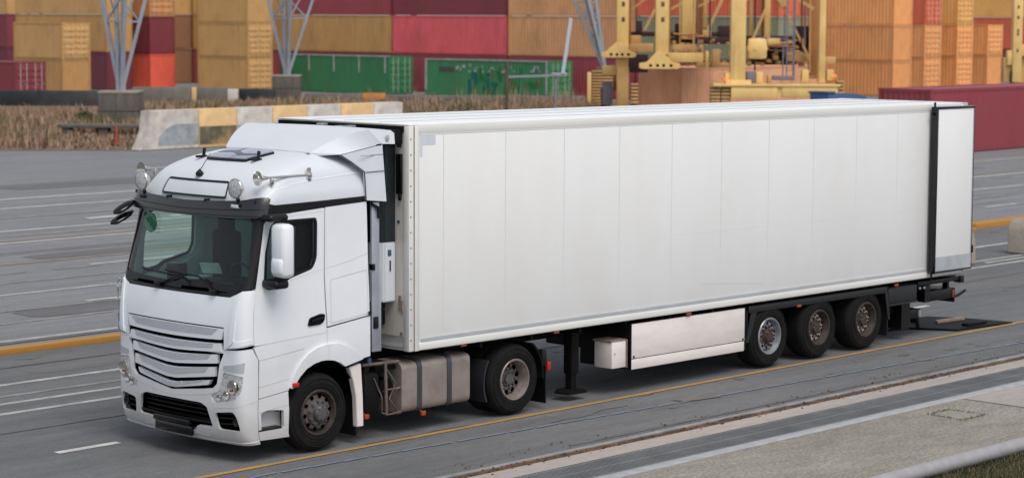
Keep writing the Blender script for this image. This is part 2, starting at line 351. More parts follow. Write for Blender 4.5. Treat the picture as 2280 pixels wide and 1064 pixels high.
# front flap, grille
fp = patch('front_flap', mir([(0, 2.018), (-.91, 2.02), (-.955, 2.045), (-.945, 1.8), (-.90, 1.39), (-.872, 1.39), (-.868, 1.66), (0, 1.66)]), 'white', T, off=.01, th=.03)
gr = patch('grille', mir([(0, .80), (-.62, .88), (-.74, .90), (-.78, 1.0), (-.80, 1.2), (-.88, 1.38), (-.88, 1.68), (0, 1.68)]), 'void', T, off=-.05, th=.01)
slots = [(1.655, 1.655, .012, .872, .872), (1.507, 1.485, .050, .83, .80), (1.362, 1.315, .044, .835, .76), (1.21, 1.14, .048, .76, .72), (1.045, .955, .050, .72, .66)]
def zc(edge, cen, u, i):     # height of a grille line at lateral position u (0 centre .. 1 end); lower ones bend into a blunt chevron
    k = (0, .2, .5, .85, 1.)[i]; g = max(0., (u-.12)/.88); return cen+(edge-cen)*(g*k+(1-k)*u*u)
us = [i/10 for i in range(11)]
for i in range(5):
    e0, c0, t0, w0a, w0 = slots[i]
    if i < 4: e1, c1, t1, w1, _ = slots[i+1][0], slots[i+1][1], 0, slots[i+1][3], 0
    else: e1, c1, w1 = .93, .835, .62
    j = min(i+1, 4)
    top = [(-w0*u, zc(e0, c0, u, i)-t0) for u in us]; bot = [(-w1*u, zc(e1, c1, u, j)) for u in us]
    patch('slat', mir(bot+top[::-1]), 'white', gr, off=.012-.004*i, th=.06)
    h = .66 if i < 4 else .8
    tp = [(-(w0-.09)*u, zc(e0, c0, u, i)-t0-.008) for u in us]; bt = [(-(w1-.15)*u, (zc(e1, c1, u, j))*h+(zc(e0, c0, u, i)-t0)*(1-h)) for u in us]
    patch('mesh_panel', mir(bt+tp[::-1]), 'grey_mesh', gr, off=.016-.004*i, th=.006)
mb = MB(); [strip(mb, [(sg*.19, .87), (sg*.19, .93)], .02, off=.006) for sg in (-1, 1)]; mb.obj('rib', 'white', gr)
# corner vanes
for sg in (1, -1):
    f = (lambda p: p) if sg == 1 else flip
    c = patch('corner_vane', f([(-.958, 2.045), (-1.10, 2.105), (-1.335, 2.118), (-1.37, 1.455), (-.905, 1.40), (-.93, 1.7)]), 'white', T, off=.012, th=.03)
    patch('vane_fold', f([(-1.0, 2.05), (-1.06, 2.08), (-1.03, 1.50), (-.94, 1.42), (-.955, 1.5)]), 'white', c, off=.03, th=.02)
    patch('vane_foot', f([(-.93, 1.475), (-1.32, 1.53), (-1.335, 1.47), (-.92, 1.41)]), 'white', c, off=.02, th=.012)
    # door with window opening
    win = f(rnd([(-1.475, 2.14), (-1.385, 2.56), (-1.39, 2.87), (-1.47, 2.935), (-2.29, 2.935), (-2.325, 2.87), (-2.37, 2.43), (-2.31, 2.30), (-1.90, 2.205), (-1.80, 2.105), (-1.56, 2.095)], .05))
    d = patch('door', f(rnd([(-1.385, 1.435), (-1.345, 2.14), (-1.255, 2.90), (-1.35, 2.985), (-1.9, 3.02), (-2.448, 3.045), (-2.505, 2.3), (-2.572, 1.488)], .02)), 'white', T, off=.002, th=.05, holes=[win])
    wn = patch('side_window', f(rnd([(-1.46, 2.12), (-1.37, 2.56), (-1.37, 2.88), (-1.47, 2.95), (-2.31, 2.95), (-2.34, 2.88), (-2.385, 2.42), (-2.32, 2.28), (-1.90, 2.19), (-1.80, 2.09), (-1.56, 2.08)], .05)), 'sg', d, off=-.025, th=0)
    win2 = f(rnd([(-1.52, 2.19), (-1.425, 2.57), (-1.43, 2.85), (-1.49, 2.90), (-2.27, 2.905), (-2.295, 2.85), (-2.335, 2.45), (-2.29, 2.335), (-1.86, 2.25), (-1.76, 2.19), (-1.60, 2.17)], .04))
    patch('window_seal', win, 'black', d, off=-.006, th=.018, holes=[win2])
    patch('door_handle', f(rnd([(-2.245, 1.595), (-2.275, 1.695), (-2.46, 1.735), (-2.535, 1.722), (-2.52, 1.635), (-2.45, 1.60)], .03)), 'gloss', d, off=.016, th=.02)
    mb = MB(); strip(mb, [(-2.3*sg, 1.66), (-2.5*sg, 1.69)], .03, off=.03); mb.obj('grip', 'black', d)
    mb = MB(); strip(mb, [(-1.40*sg, 2.97), (-2.44*sg, 3.005)], .008); strip(mb, [(-1.93*sg, 2.19), (-2.2*sg, 2.245), (-2.50*sg, 2.285)], .006); mb.obj('crease_line', 'seam', d)
    patch('door_lining', f([(-1.45, 1.5), (-1.40, 2.08), (-1.56, 2.05), (-1.80, 2.06), (-2.30, 2.26), (-2.42, 2.3), (-2.5, 1.5)]), 'lining', d, off=-.07, th=.02)
    patch('window_surround', f([(-1.36, 2.05), (-1.25, 2.9), (-1.38, 3.0), (-2.46, 3.0), (-2.55, 2.2)]), 'lining', d, off=-.06, th=.01, holes=[f([(-1.50, 2.12), (-1.39, 2.57), (-1.40, 2.87), (-1.48, 2.925), (-2.30, 2.925), (-2.36, 2.45), (-2.31, 2.31), (-1.86, 2.21), (-1.76, 2.12)])])
    rp = patch('sleeper_panel', f([(-2.468, 3.05), (-3.35, 3.08), (-3.33, 2.3), (-3.31, 1.638), (-2.59, 1.56), (-2.53, 2.28)]), 'white', T, off=0, th=.03)
    mb = MB(); strip(mb, [(sg*s, z) for s, z in rnd([(-2.64, 2.145), (-3.30, 2.222), (-3.285, 1.665), (-2.645, 1.60)], .03)+[(-2.64, 2.12)]], .012)
    strip(mb, [(-2.54*sg, 2.29), (-3.0*sg, 2.36), (-3.32*sg, 2.43)], .006); mb.obj('locker_seam', 'seam', rp)
    mb = MB(); strip(mb, [(-3.27*sg, 1.665), (-3.33*sg, 1.668)], .04, off=.02); mb.obj('catch', 'black', rp)
    # lower body side, arch, steps
    AX = [(-1.99, .86), (-2.03, .90), (-2.11, .99), (-2.21, 1.07), (-2.33, 1.12), (-2.46, 1.145), (-2.56, 1.145), (-2.68, 1.125), (-2.79, 1.08), (-2.86, 1.03)]
    lip = [(-1.955, .86), (-1.985, .95), (-2.04, 1.06), (-2.13, 1.17), (-2.25, 1.26), (-2.40, 1.32), (-2.56, 1.345), (-2.74, 1.335), (-2.92, 1.275), (-3.08, 1.17), (-3.17, 1.09)]
    sb = patch('side_skirt', f([(-1.47, .785), (-1.95, .835)]+lip+[(-3.325, 1.11), (-3.325, 1.62), (-2.59, 1.54), (-1.41, 1.425), (-1.385, 1.41), (-1.47, 1.25)]), 'white', T, off=-.002, th=.03)
    mb = MB(); strip(mb, [(-1.47*sg, 1.258), (-1.9*sg, 1.30), (-2.20*sg, 1.33)], .008); strip(mb, [(-2.583*sg, 1.345), (-2.583*sg, 1.54)], .012); strip(mb, [(-1.47*sg, .93), (-1.97*sg, .985)], .006); strip(mb, [(-1.47*sg, .785), (-1.47*sg, 1.25)], .014); mb.obj('seam_line', 'seam', sb)
    patch('wheel_arch', f(lip[::-1]+[(-1.99, .85)]+AX[1:]), 'white', T, off=.035, th=.06)
    mb = MB(); strip(mb, [(-2.583*sg, 1.15), (-2.583*sg, 1.34)], .008, off=.039); mb.obj('arch_seam', 'seam', sb)
    st = patch('step_panel', f([(-1.468, .775), (-1.94, .825), (-1.95, .60), (-1.90, .25), (-1.42, .262)]), 'white', T, off=-.002, th=.05, holes=[f(rnd([(-1.495, .60), (-1.60, .628), (-1.86, .60), (-1.845, .38), (-1.475, .385)], .02))])
    patch('step_well', f([(-1.47, .65), (-1.9, .66), (-1.9, .33), (-1.45, .34)]), 'white', st, off=-.13, th=.01)
    mb = MB(); y0, y1 = sorted((sg*-1.245, sg*-1.08)); mb.box(-2.49, -2.12, y0, y1, .375, .40, .004); mb.obj('step_tread', 'black', st)
    mb = MB(); strip(mb, [(-1.47*sg, .62), (-1.94*sg, .665)], .008); mb.obj('seam_line', 'seam', st)
    mb = MB(); p = shell_pt(-2.02*sg, .895, .05); mb.box(p.x-.045, p.x+.045, p.y-.02, p.y+.02, p.z-.028, p.z+.028, .01); mb.obj('side_marker', 'red', T)
# black surround of the windscreen and stripe over the doors
ws_hole = mir([(0, 2.135), (-.6, 2.15), (-1.02, 2.18), (-1.15, 2.22), (-1.105, 2.45), (-1.02, 2.90), (-.96, 2.97), (0, 2.985)])
patch('windscreen_surround', mir([(0, 2.022), (-.93, 2.025), (-.99, 2.06), (-1.09, 2.115), (-1.338, 2.135), (-1.338, 2.2), (-1.248, 2.915), (-1.34, 3.0), (-1.9, 3.035), (-2.45, 3.06), (-3.375, 3.09), (-3.375, 3.155), (-2.2, 3.135), (-1.36, 3.125), (-1.17, 3.16), (0, 3.12)]), 'black', T, off=.004, th=.03, holes=[ws_hole])
patch('windscreen', mir([(0, 2.125), (-.6, 2.14), (-1.03, 2.17), (-1.17, 2.21), (-1.12, 2.45), (-1.03, 2.92), (-.96, 2.99), (0, 3.0)]), 'ws', T, off=-.012, th=0)
mb = MB()
for a, b_ in (((.30, 2.075), (-.02, 2.205)), ((-.66, 2.065), (-.36, 2.225))):
    pa, pb = shell_pt(a[0], a[1], .03), shell_pt(b_[0], b_[1], .03); mb.tube([pa, pb], .016, 8, .009)
    mb.box(pa.x-.03, pa.x+.03, pa.y-.05, pa.y+.05, pa.z-.03, pa.z+.03, .01)
    tip = shell_pt(b_[0]+(.72 if b_[0] > -.1 else .60), b_[1]+.03, .012); mid = shell_pt(b_[0]+.3, b_[1]+.012, .02)
    mb.tube([pb, mid, tip], .012, 6)
    mb.tube([pb, shell_pt(b_[0]-.16, b_[1]-.05, .02), shell_pt(b_[0]-.22, b_[1]-.11, .015)], .010, 6)
mb.obj('wiper', 'black', T)
mb = MB(); strip(mb, [(-.85, 2.075), (0, 2.06), (.85, 2.075)], .012, off=.006); strip(mb, [(-.62, 2.09), (-.1, 2.085)], .03, off=.006); strip(mb, [(.75, 2.09), (.3, 2.085)], .03, off=.006)
mb.obj('scuttle_groove', 'void', T)
# sun visor: smoked blade standing off the screen head
vis = mir([(0, 2.945), (-.8, 2.945), (-1.12, 2.965), (-1.215, 2.99), (-1.245, 3.02), (-1.235, 3.17), (-1.20, 3.185), (-.9, 3.145), (0, 3.125)])
v = patch('sun_visor', vis, 'visor', T, off=.10, th=.02)
mb = MB(); strip(mb, [(-1.2, 3.06), (0, 3.03), (1.2, 3.06)], .010, off=.103); strip(mb, [(-1.2, 2.985), (0, 2.965), (1.2, 2.985)], .012, off=.103)
for s_ in (-1.1, -.35, .35, 1.1):
    p = shell_pt(s_, 3.13, .08); mb.box(p.x-.03, p.x+.05, p.y-.012, p.y+.012, p.z-.01, p.z+.03, .004)
mb.obj('visor_rib', 'black', v)
mb = MB(); p = shell_pt(-.83, 3.09, .107); mb.box(p.x-.01, p.x+.03, p.y-.07, p.y+.07, p.z-.022, p.z+.022, .006); mb.obj('clearance_lamp', 'paper', v)
# roof
ro = patch('roof', mir([(0, 3.10), (-1.1, 3.11), (-1.36, 3.12), (-2.2, 3.13), (-3.375, 3.15), (-3.40, 3.46), (-3.34, 3.60), (-3.3, 3.719), (0, 3.719)]), 'roofwhite', T, off=0, th=.02, ang=50)
mb = MB(); mb.prism([(-1.15, -.6), (-.62, -.9), (-.62, .9), (-1.15, .6)], 3.66, 3.715, 'z'); mb.obj('roof_cap', 'roofwhite', T)
for sg in (-1, 1):
    mb = MB()
    pts = [(-1.17, 3.215), (-1.25, 3.30), (-1.45, 3.355), (-1.95, 3.40), (-2.7, 3.43), (-3.40, 3.45)]
    for i, (a, b_) in enumerate(zip(pts[:-1], pts[1:])): strip(mb, [(-sg*a[0], a[1]), (-sg*b_[0], b_[1])], .012, off=.004)
    mb.obj('roof_crease', 'crease', ro)
pl = rnd([(-.655, 3.365), (-.61, 3.19), (.61, 3.19), (.655, 3.365)], .03)
rp_ = patch('name_panel', pl, 'roofwhite', T, off=.02, th=.02)
mb = MB(); 
q = [(s, z) for s, z in pl]+[pl[0]]
strip(mb, q, .024, off=.0235); mb.obj('panel_frame', 'black', rp_)
# roof hatch
hm = patch('roof_hatch', rnd([(-.63, 3.602), (-.80, 3.682), (.66, 3.685), (.49, 3.60)], .04), 'hatch', T, off=.045, th=.015)
patch('hatch_lip', rnd([(-.64, 3.598), (-.81, 3.684), (.67, 3.687), (.50, 3.596)], .04), 'black', hm, off=.028, th=.025)
mb = MB(); c0 = shell_pt(-.05, 3.64, .05)
strip(mb, [(-.70, 3.645), (-.3, 3.635), (.1, 3.66), (.55, 3.65)], .018, off=.047); strip(mb, [(-.2, 3.604), (-.3, 3.635)], .03, off=.047); strip(mb, [(.1, 3.66), (.2, 3.68)], .03, off=.047)
mb.obj('hatch_rib', 'visor', hm)
for s_, z_ in ((.78, 3.612), (-.84, 3.618)):
    p = shell_pt(s_, z_, 0); mb = MB(); mb.box(p.x-.10, p.x+.06, p.y-.025, p.y+.025, p.z, p.z+.03, .008); mb.tube([(p.x+.01, p.y, p.z), (p.x+.03, p.y, p.z+.12)], .022, 8); mb.obj('roof_bracket', 'black', T)
p = shell_pt(.03, 3.425, 0); mb = MB(); mb.lathe([(.05, 0), (.05, .04), (.02, .07), (.0, .09)], p, 16, 'z'); mb.tube([(p.x, p.y, p.z+.06), (p.x+.18, p.y+.01, p.z+.27)], .006, 6, .003); mb.obj('antenna', 'black', T)
def round_lamp(c, r=.125):
    mb = MB(); mb.lathe([(0, .10), (r*.5, .085), (r*.92, .02), (r, -.01), (r*.97, -.02), (r*.93, -.022)], c, 28, 'x'); o = mb.obj('roof_lamp', 'chrome', T)
    mb = MB(); mb.lathe([(0, -.035), (r*.5, -.032), (r*.93, -.018), (0, -.017)], c, 28, 'x'); mb.obj('lamp_glass', 'lens', o)
    mb = MB(); mb.tube([(c[0]+.03, c[1], c[2]-r), (c[0]+.06, c[1], c[2]-r-.08)], .025, 8); mb.box(c[0]+.0, c[0]+.1, c[1]-.06, c[1]+.06, c[2]-r-.10, c[2]-r-.06, .008); mb.obj('lamp_bracket', 'black', o)
for sg in (-1, 1): round_lamp((-2.56, .93*sg, 3.33))
def air_horn(y, sg):
    p = Vector((-2.30, y, 3.455)); q_ = Vector((-1.60, sg*1.15, 3.46))
    mb = MB(); mb.lathe([(.0, .05), (.02, .05), (.03, -.02), (.055, -.07), (.085, -.10), (.09, -.105), (.05, -.09), (0, -.06)], p, 20, 'x')
    mb.tube([p+Vector((.04, 0, 0)), (p+q_)/2, q_], .014, 8); mb.lathe([(0, -.04), (.05, -.03), (.055, .0), (.05, .03), (0, .04)], q_, 16, 'x'); mb.tube([q_+Vector((.02, 0, 0)), q_+Vector((.02, 0, .09))], .025, 8); mb.box(q_.x-.02, q_.x+.04, q_.y-.03, q_.y+.03, q_.z-.08, q_.z, .01); mb.box(p.x+.10, p.x+.14, p.y-.02, p.y+.02, p.z-.09, p.z, .006)
    mb.obj('air_horn', 'chrome', T)
for sg in (-1, 1): air_horn(sg*1.155, sg)
# roof air deflector
def quadgrid(mb, c, nu=10, nv=5, bulge=0, bdir=(0, 0, 1), vb=0):
    V = []; bd = Vector(bdir)
    for j in range(nv+1):
        for i in range(nu+1):
            u, v_ = i/nu, j/nv; p = (Vector(c[0])*(1-u)+Vector(c[1])*u)*(1-v_)+(Vector(c[3])*(1-u)+Vector(c[2])*u)*v_
            V.append(p+bd*bulge*4*u*(1-u)+Vector((-.6, 0, .8))*vb*4*v_*(1-v_))
    mb.add(V, [(j*(nu+1)+i, j*(nu+1)+i+1, (j+1)*(nu+1)+i+1, (j+1)*(nu+1)+i) for j in range(nv) for i in range(nu)])
mb = MB()
quadgrid(mb, [(-1.28, -.83, 3.705), (-1.28, .83, 3.705), (-.62, 1.20, 3.985), (-.62, -1.20, 3.985)], 14, 6, .03, (-.9, 0, .5), .045)
quadgrid(mb, [(-.62, -1.20, 3.985), (-.62, 1.20, 3.985), (-.22, 1.19, 3.965), (-.22, -1.19, 3.965)], 14, 2, .03, (-.9, 0, .5))
quadgrid(mb, [(-1.28, -.83, 3.66), (-1.28, .83, 3.66), (-1.28, .83, 3.705), (-1.28, -.83, 3.705)], 14, 1, .03, (-.9, 0, .5))
for sg in (-1, 1):
    a, b_, c_, d_ = (-1.28, sg*.83, 3.705), (-.62, sg*1.20, 3.985), (-.43, sg*1.245, 3.80), (-1.03, sg*1.13, 3.685)
    ed_ = [Vector(a).lerp(Vector(b_), i/6)+Vector((-.6, 0, .8))*.045*4*(i/6)*(1-i/6) for i in range(7)]; lo = [Vector(d_).lerp(Vector(c_), i/6) for i in range(7)]
    mb.add(ed_+lo, [(i, i+1, 8+i, 7+i) for i in range(6)]+[(0, 7, 7)][:0]); mb.add([a, d_, (-1.28, sg*.83, 3.66)], [(0, 1, 2)])
    mb.add([b_, (-.24, sg*1.20, 3.965), (-.21, sg*1.235, 3.93), (-.21, sg*1.25, 3.79), c_], [(0, 1, 2, 3, 4)])
    mb.add([(-.22, sg*1.19, 3.965), (-.24, sg*1.20, 3.965), (-.21, sg*1.235, 3.93), (-.21, sg*1.25, 3.79), (-.21, sg*1.1, 3.79), (-.22, sg*1.1, 3.95)], [(0, 1, 2, 3, 4, 5)])
df = mb.obj('air_deflector', 'roofwhite', T, ang=22)
mb = MB(); 
for sg in (-1, 1): mb.beam((-1.20, sg*.86, 3.69), (-.45, sg*1.25, 3.795), .02, .015)
mb.tube([(-1.295-.027*4*u*(1-u), -.83+1.66*u, 3.682) for u in [i/12 for i in range(13)]], .012, 6)
mb.obj('deflector_gap', 'void', df)
mb = MB(); mb.box(-.37, -.32, -1.262, -1.25, 3.84, 3.91, .004); mb.obj('deflector_catch', 'alu', df)
# side collars between roof and trailer
for sg in (-1, 1):
    pts = [(-1.03, 3.675), (-.90, 3.585), (-.74, 3.46), (-.715, 3.10), (-.36, 3.065), (-.43, 3.79)]
    mb = MB(); V = []
    for x, z in pts: yy = 1.25 if z < 3.5 else 1.25-(3.675-3.5)*0-(max(0, (-x-.74))*.42); V.append((x, sg*yy, z))
    V2 = [(x, y-sg*.03, z) for x, y, z in V]; n = len(V)
    mb.add(V+V2, [tuple(range(n)), tuple(range(2*n-1, n-1, -1))]+[(i, (i+1) % n, n+(i+1) % n, n+i) for i in range(n)])
    c = mb.obj('side_collar', 'roofwhite', T, ang=20)
    mb = MB(); mb.tube([(x, y+sg*.004, z) for x, y, z in V[:4]], .009, 6); mb.beam((-.72, sg*1.255, 3.455), (-.40, sg*1.255, 3.46), .01, .006); mb.beam((-.80, sg*1.245, 3.66), (-.42, sg*1.25, 3.67), .01, .004); mb.obj('collar_seam', 'strap', c)
    mb = MB(); ys = sorted((sg*1.235, sg*1.20)); mb.box(-.60, -.47, ys[0], ys[1], 1.15, 3.06, .006); mb.box(-.475, -.44, ys[0], ys[1], 1.15, 2.2, .004); e = mb.obj('rear_fairing', 'steel', T)
    mb = MB(); mb.tube([(-.62, sg*1.25, 3.05), (-.52, sg*1.26, 3.0), (-.50, sg*1.26, 2.86)], .02, 8); mb.obj('fairing_stay', 'black', e)
    mb = MB(); mb.box(-.60, -.56, ys[0]-.02, ys[1]+.02, 2.2, 2.28, .005); mb.obj('fairing_clip', 'black', e)
    mb = MB(); mb.box(-.58, -.5, ys[0]-.02, ys[1]+.02, 1.45, 1.6, .01); mb.obj('fairing_clip', 'black', e)
# mirror on the driver's side
for sg in (1,):
    mb = MB(); Y = lambda y: sg*y
    def bx(x0, x1, y0, y1, z0, z1, bev): ys = sorted((Y(y0), Y(y1))); mb.box(x0, x1, ys[0], ys[1], z0, z1, bev)
    bx(-2.40, -2.20, -1.62, -1.36, 2.27, 2.925, .06)
    mr = mb.obj('mirror', 'white', T, ang=50)
    mb = MB(); bx(-2.42, -2.235, -1.60, -1.38, 2.30, 2.52, .05); mb.obj('mirror_lower_cap', 'white', mr, ang=50)
    mb = MB(); bx(-2.206, -2.19, -1.60, -1.38, 2.31, 2.89, .005); mb.obj('mirror_glass', 'gloss', mr)
    mb = MB(); bx(-2.45, -2.15, -1.44, -1.22, 2.945, 3.03, .035); mb.obj('mirror_arm', 'black', mr, ang=50); mb = MB(); bx(-2.42, -2.2, -1.5, -1.2, 2.13, 2.235, .035); mb.obj('mirror_foot', 'black', mr, ang=50)
# forward looking down mirror on the far corner
for (z, tl) in ((2.93, .0), (2.80, -.05)):
    mb = MB()
    a = Vector((-2.50+tl*.3, 1.20, z+.13)); b_ = Vector((-2.83+tl, 1.17, z-.03)); mx = Matrix.Translation((a+b_)/2) @ (b_-a).to_track_quat('X', 'Z').to_matrix().to_4x4()
    L_ = (b_-a).length/2; mb.lathe([(0, -L_), (.03, -L_*.9), (.055, -L_*.4), (.058, .1*L_), (.045, L_*.7), (.0, L_)], (0, 0, 0), 16, 'x'); bmesh.ops.transform(mb.bm, matrix=mx @ Matrix.Diagonal((1, 1.7, .7, 1)), verts=mb.bm.verts[:])
    mb.obj('kerb_mirror', 'gloss', T, ang=60); mb = MB()
mb.tube([(-2.45, 1.2, 3.05), (-2.6, 1.22, 3.02)], .02, 8)
mb.obj('mirror_bracket', 'black', T, ang=50)
# folded step rail on the far front corner
mb = MB()
for x in (-2.66, -2.60): mb.tube([(x, 1.27, 1.33), (x, 1.33, 1.42), (x, 1.34, 2.0), (x, 1.29, 2.06)], .012, 6)
for z in (1.45, 1.62, 1.79, 1.96): mb.box(-2.72, -2.55, 1.27, 1.33, z-.01, z+.01, 0)
mb.obj('side_grille_bars', 'alu', T)
# interior
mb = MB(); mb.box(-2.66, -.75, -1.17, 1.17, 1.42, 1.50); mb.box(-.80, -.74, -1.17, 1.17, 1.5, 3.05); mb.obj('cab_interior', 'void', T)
mb = MB(); mb.box(-2.45, -.8, -1.15, 1.15, 3.06, 3.09); mb.obj('headlining', 'lining', T)
mb = MB(); mb.box(-.88, -.81, .05, 1.15, 1.5, 3.05); mb.obj('bunk_curtain', 'lining', T)
mb = MB(); mb.box(-2.60, -2.25, -1.12, 1.12, 1.6, 2.13, .05); mb.box(-2.62, -2.32, -.95, -.35, 2.1, 2.2, .04); mb.box(-2.62, -2.45, .15, .38, 2.10, 2.33, .03); mb.obj('dashboard', 'black', T)
for y in (-.62, .62):
    mb = MB(); mb.box(-1.95, -1.45, y-.26, y+.26, 1.75, 1.92, .06); mb.box(-1.52, -1.38, y-.25, y+.25, 1.85, 2.65, .06); mb.box(-1.50, -1.40, y-.14, y+.14, 2.62, 2.85, .04); mb.obj('seat', 'cloth', T, ang=50)
mb = MB(); mx = Matrix.Translation((-2.16, -.62, 2.18)) @ Matrix.Rotation(math.radians(-28), 4, 'Y')
ring = [mx @ Vector((0, .22*math.cos(a*math.pi/16), .22*math.sin(a*math.pi/16))) for a in range(33)]; mb.tube(ring, .015, 8)
mb.tube([mx @ Vector((0, -.2, 0)), mx @ Vector((0, .2, 0))], .015, 6); mb.tube([mx @ Vector((0, 0, 0)), (-2.35, -.62, 2.02)], .04, 8); mb.obj('steering_wheel', 'black', T, ang=60)
mb = MB(); mb.prism([(-2.60, -.05), (-2.46, .28), (-2.30, .12), (-2.45, -.2)], 2.16, 2.165, 'z'); mb.prism([(-2.63, -.35), (-2.5, -.10), (-2.42, -.3)], 2.205, 2.21, 'z')
mx = Matrix.Translation((-2.45, -.30, 2.30)) @ Matrix.Rotation(.5, 4, 'Z') @ Matrix.Rotation(-.7, 4, 'Y'); mb.box(-.004, .004, -.13, .13, -.09, .09, 0, mx)
mb.obj('paperwork', 'paper', T)
mb = MB(); mb.box(-2.0, -1.2, -1.1, -.98, 2.0, 2.95, .03); mb.obj('curtain', 'cloth', T)
mb = MB(); mb.lathe([(0, 0), (.13, 0), (.13, .006), (0, .006)], shell_pt(.80, 2.80, -.03), 24, 'x'); mb.obj('toll_disc', mat('green_disc', lin((90, 140, 120)), .5), T)
# blind body behind the panels
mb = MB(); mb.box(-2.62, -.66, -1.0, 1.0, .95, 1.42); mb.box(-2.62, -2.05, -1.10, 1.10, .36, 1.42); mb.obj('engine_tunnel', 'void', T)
for sg in (-1, 1):
    mb = MB(); n = 14; R_ = .66; ys = sorted((sg*.72, sg*1.215)); V = []
    for i in range(n+1):
        a = math.radians(8+160*i/n); V += [(-1.50-R_*math.cos(math.pi-a)*-1*0-R_*math.cos(a), ys[0], .49+R_*math.sin(a)), (-1.50-R_*math.cos(a), ys[1], .49+R_*math.sin(a))]
    mb.add(V, [(2*i, 2*i+1, 2*i+3, 2*i+2) for i in range(n)]); c = (-1.5, ys[0] if sg > 0 else ys[1]); 
    yy = ys[0] if sg > 0 else ys[1]
    yi = sg*.72; V = [(-1.50-R_*math.cos(math.radians(8+160*i/n)), yi, .49+R_*math.sin(math.radians(8+160*i/n))) for i in range(n+1)]; mb.add(V, [tuple(range(n+1))])
    mb.obj('arch_liner', 'void', T)
    # white wing behind the front wheel and flap
    ys = sorted((sg*1.245, sg*1.16)); mb = MB(); mb.prism([(-1.0, 1.0), (-.80, 1.03), (-.77, .60), (-.76, .22), (-.87, .22), (-.885, .6), (-.93, .8)], ys[0], ys[1], 'y', .008); wgo = mb.obj('rear_wing', 'scuff', T)
    mb = MB(); mb.box(-.86, -.84, min(sg*1.2, sg*.78), max(sg*1.2, sg*.78), .10, .9); mb.prism([(-1.06, 1.06), (-.80, 1.12), (-.80, 1.06), (-1.02, 1.0)], ys[0], ys[1], 'y'); mb.obj('mud_flap', 'black', wgo)
# chassis
mb = MB()
for y in (-.42, .42): mb.box(-2.3, 2.95, y-.04, y+.04, .72, 1.0)
for x in (-2.0, -.4, .5, 1.4, 2.6): mb.box(x-.06, x+.06, -.42, .42, .75, .97)
mb.box(-2.5, 2.6, -.38, .38, .42, .74, .03); mb.box(.9, 2.3, -1.0, 1.0, .99, 1.03); mb.lathe([(0, 0), (.5, 0), (.5, .06), (0, .06)], (1.6, 0, 1.03), 30, 'z')
mb.obj('chassis_frame', 'dark', T)
# tank, battery box and bracketry
for sg in (-1, 1):
    ys = sorted((sg*1.20, sg*.62)); prof = [(ys[0], .28), (ys[1], .28), (ys[1], .94), (ys[0], .94)]
    mb = MB(); mb.prism(rnd(prof, .10, 5), -.05 if sg < 0 else -.3, 1.21, 'x'); tk = mb.obj('fuel_tank', 'tank', T, ang=40)
    for x in (.27, .82):
        mb = MB(); q0 = rnd([(ys[0]-.012, .268), (ys[1]+.012, .268), (ys[1]+.012, .952), (ys[0]-.012, .952)], .105, 5); mb.prism(q0, x-.04, x+.04, 'x'); mb.obj('tank_strap', 'strap', tk)
    mb = MB(); mb.lathe([(0, 0), (.07, 0), (.07, .05), (0, .05)], (.95, sg*1.0, .93), 16, 'z'); mb.obj('filler_cap', 'black', tk)
for x, z in ((.31, .245), (-.70, .33)):
    mb = MB(); mb.box(x-.035, x+.035, -1.25, -1.21, z-.03, z+.03, .006); mb.tube([(x, -1.2, z+.02), (x, -.9, z+.12)], .012, 6); mb.obj('side_marker', 'orange', T)
mb = MB(); mb.box(-.70, -.44, -1.20, -.75, .34, .86, .04); mb.box(-.72, -.5, -1.1, -.8, .86, .98, .03); mb.tube([(-.62, -1.1, .85), (-.60, -1.12, 1.0)], .05, 12); mb.obj('battery_box', 'dark', T)
mb = MB()
mb.tube([(-.33, -1.19, .98), (-.31, -1.19, .30), (-.06, -1.19, .30)], .022, 8); mb.tube([(-.31, -1.18, .62), (-.06, -1.18, .62)], .014, 6)
mb.tube([(-.7, -1.15, .98), (-.06, -1.15, .96)], .022, 8); mb.tube([(-.28, -1.15, .9), (-.16, -1.2, .7), (-.27, -1.2, .5), (-.12, -1.18, .33)], .009, 6); mb.tube([(-.31, -1.15, .6), (-.1, -.95, .36)], .014, 6)
mb.tube([(-.55, -1.21, .8), (-.42, -1.22, .55), (-.40, -1.2, .33), (-.3, -1.2, .31)], .010, 6)
mb.obj('bracket_frame', 'rim_brown', T)
mb = MB(); mb.lathe([(0, -.2), (.12, -.2), (.13, -.18), (.13, .18), (.12, .2), (0, .2)], (-.18, -.85, .62), 18, 'y'); mb.box(-.42, -.05, -1.1, -.7, .86, .95, .02); mb.obj('air_cylinder', 'dark', T, ang=50)
mb = MB(); mb.lathe([(0, 0), (.035, 0), (.03, .08), (0, .09)], (-.56, -1.13, .98), 12, 'z'); mb.obj('reservoir_cap', 'blue', T)
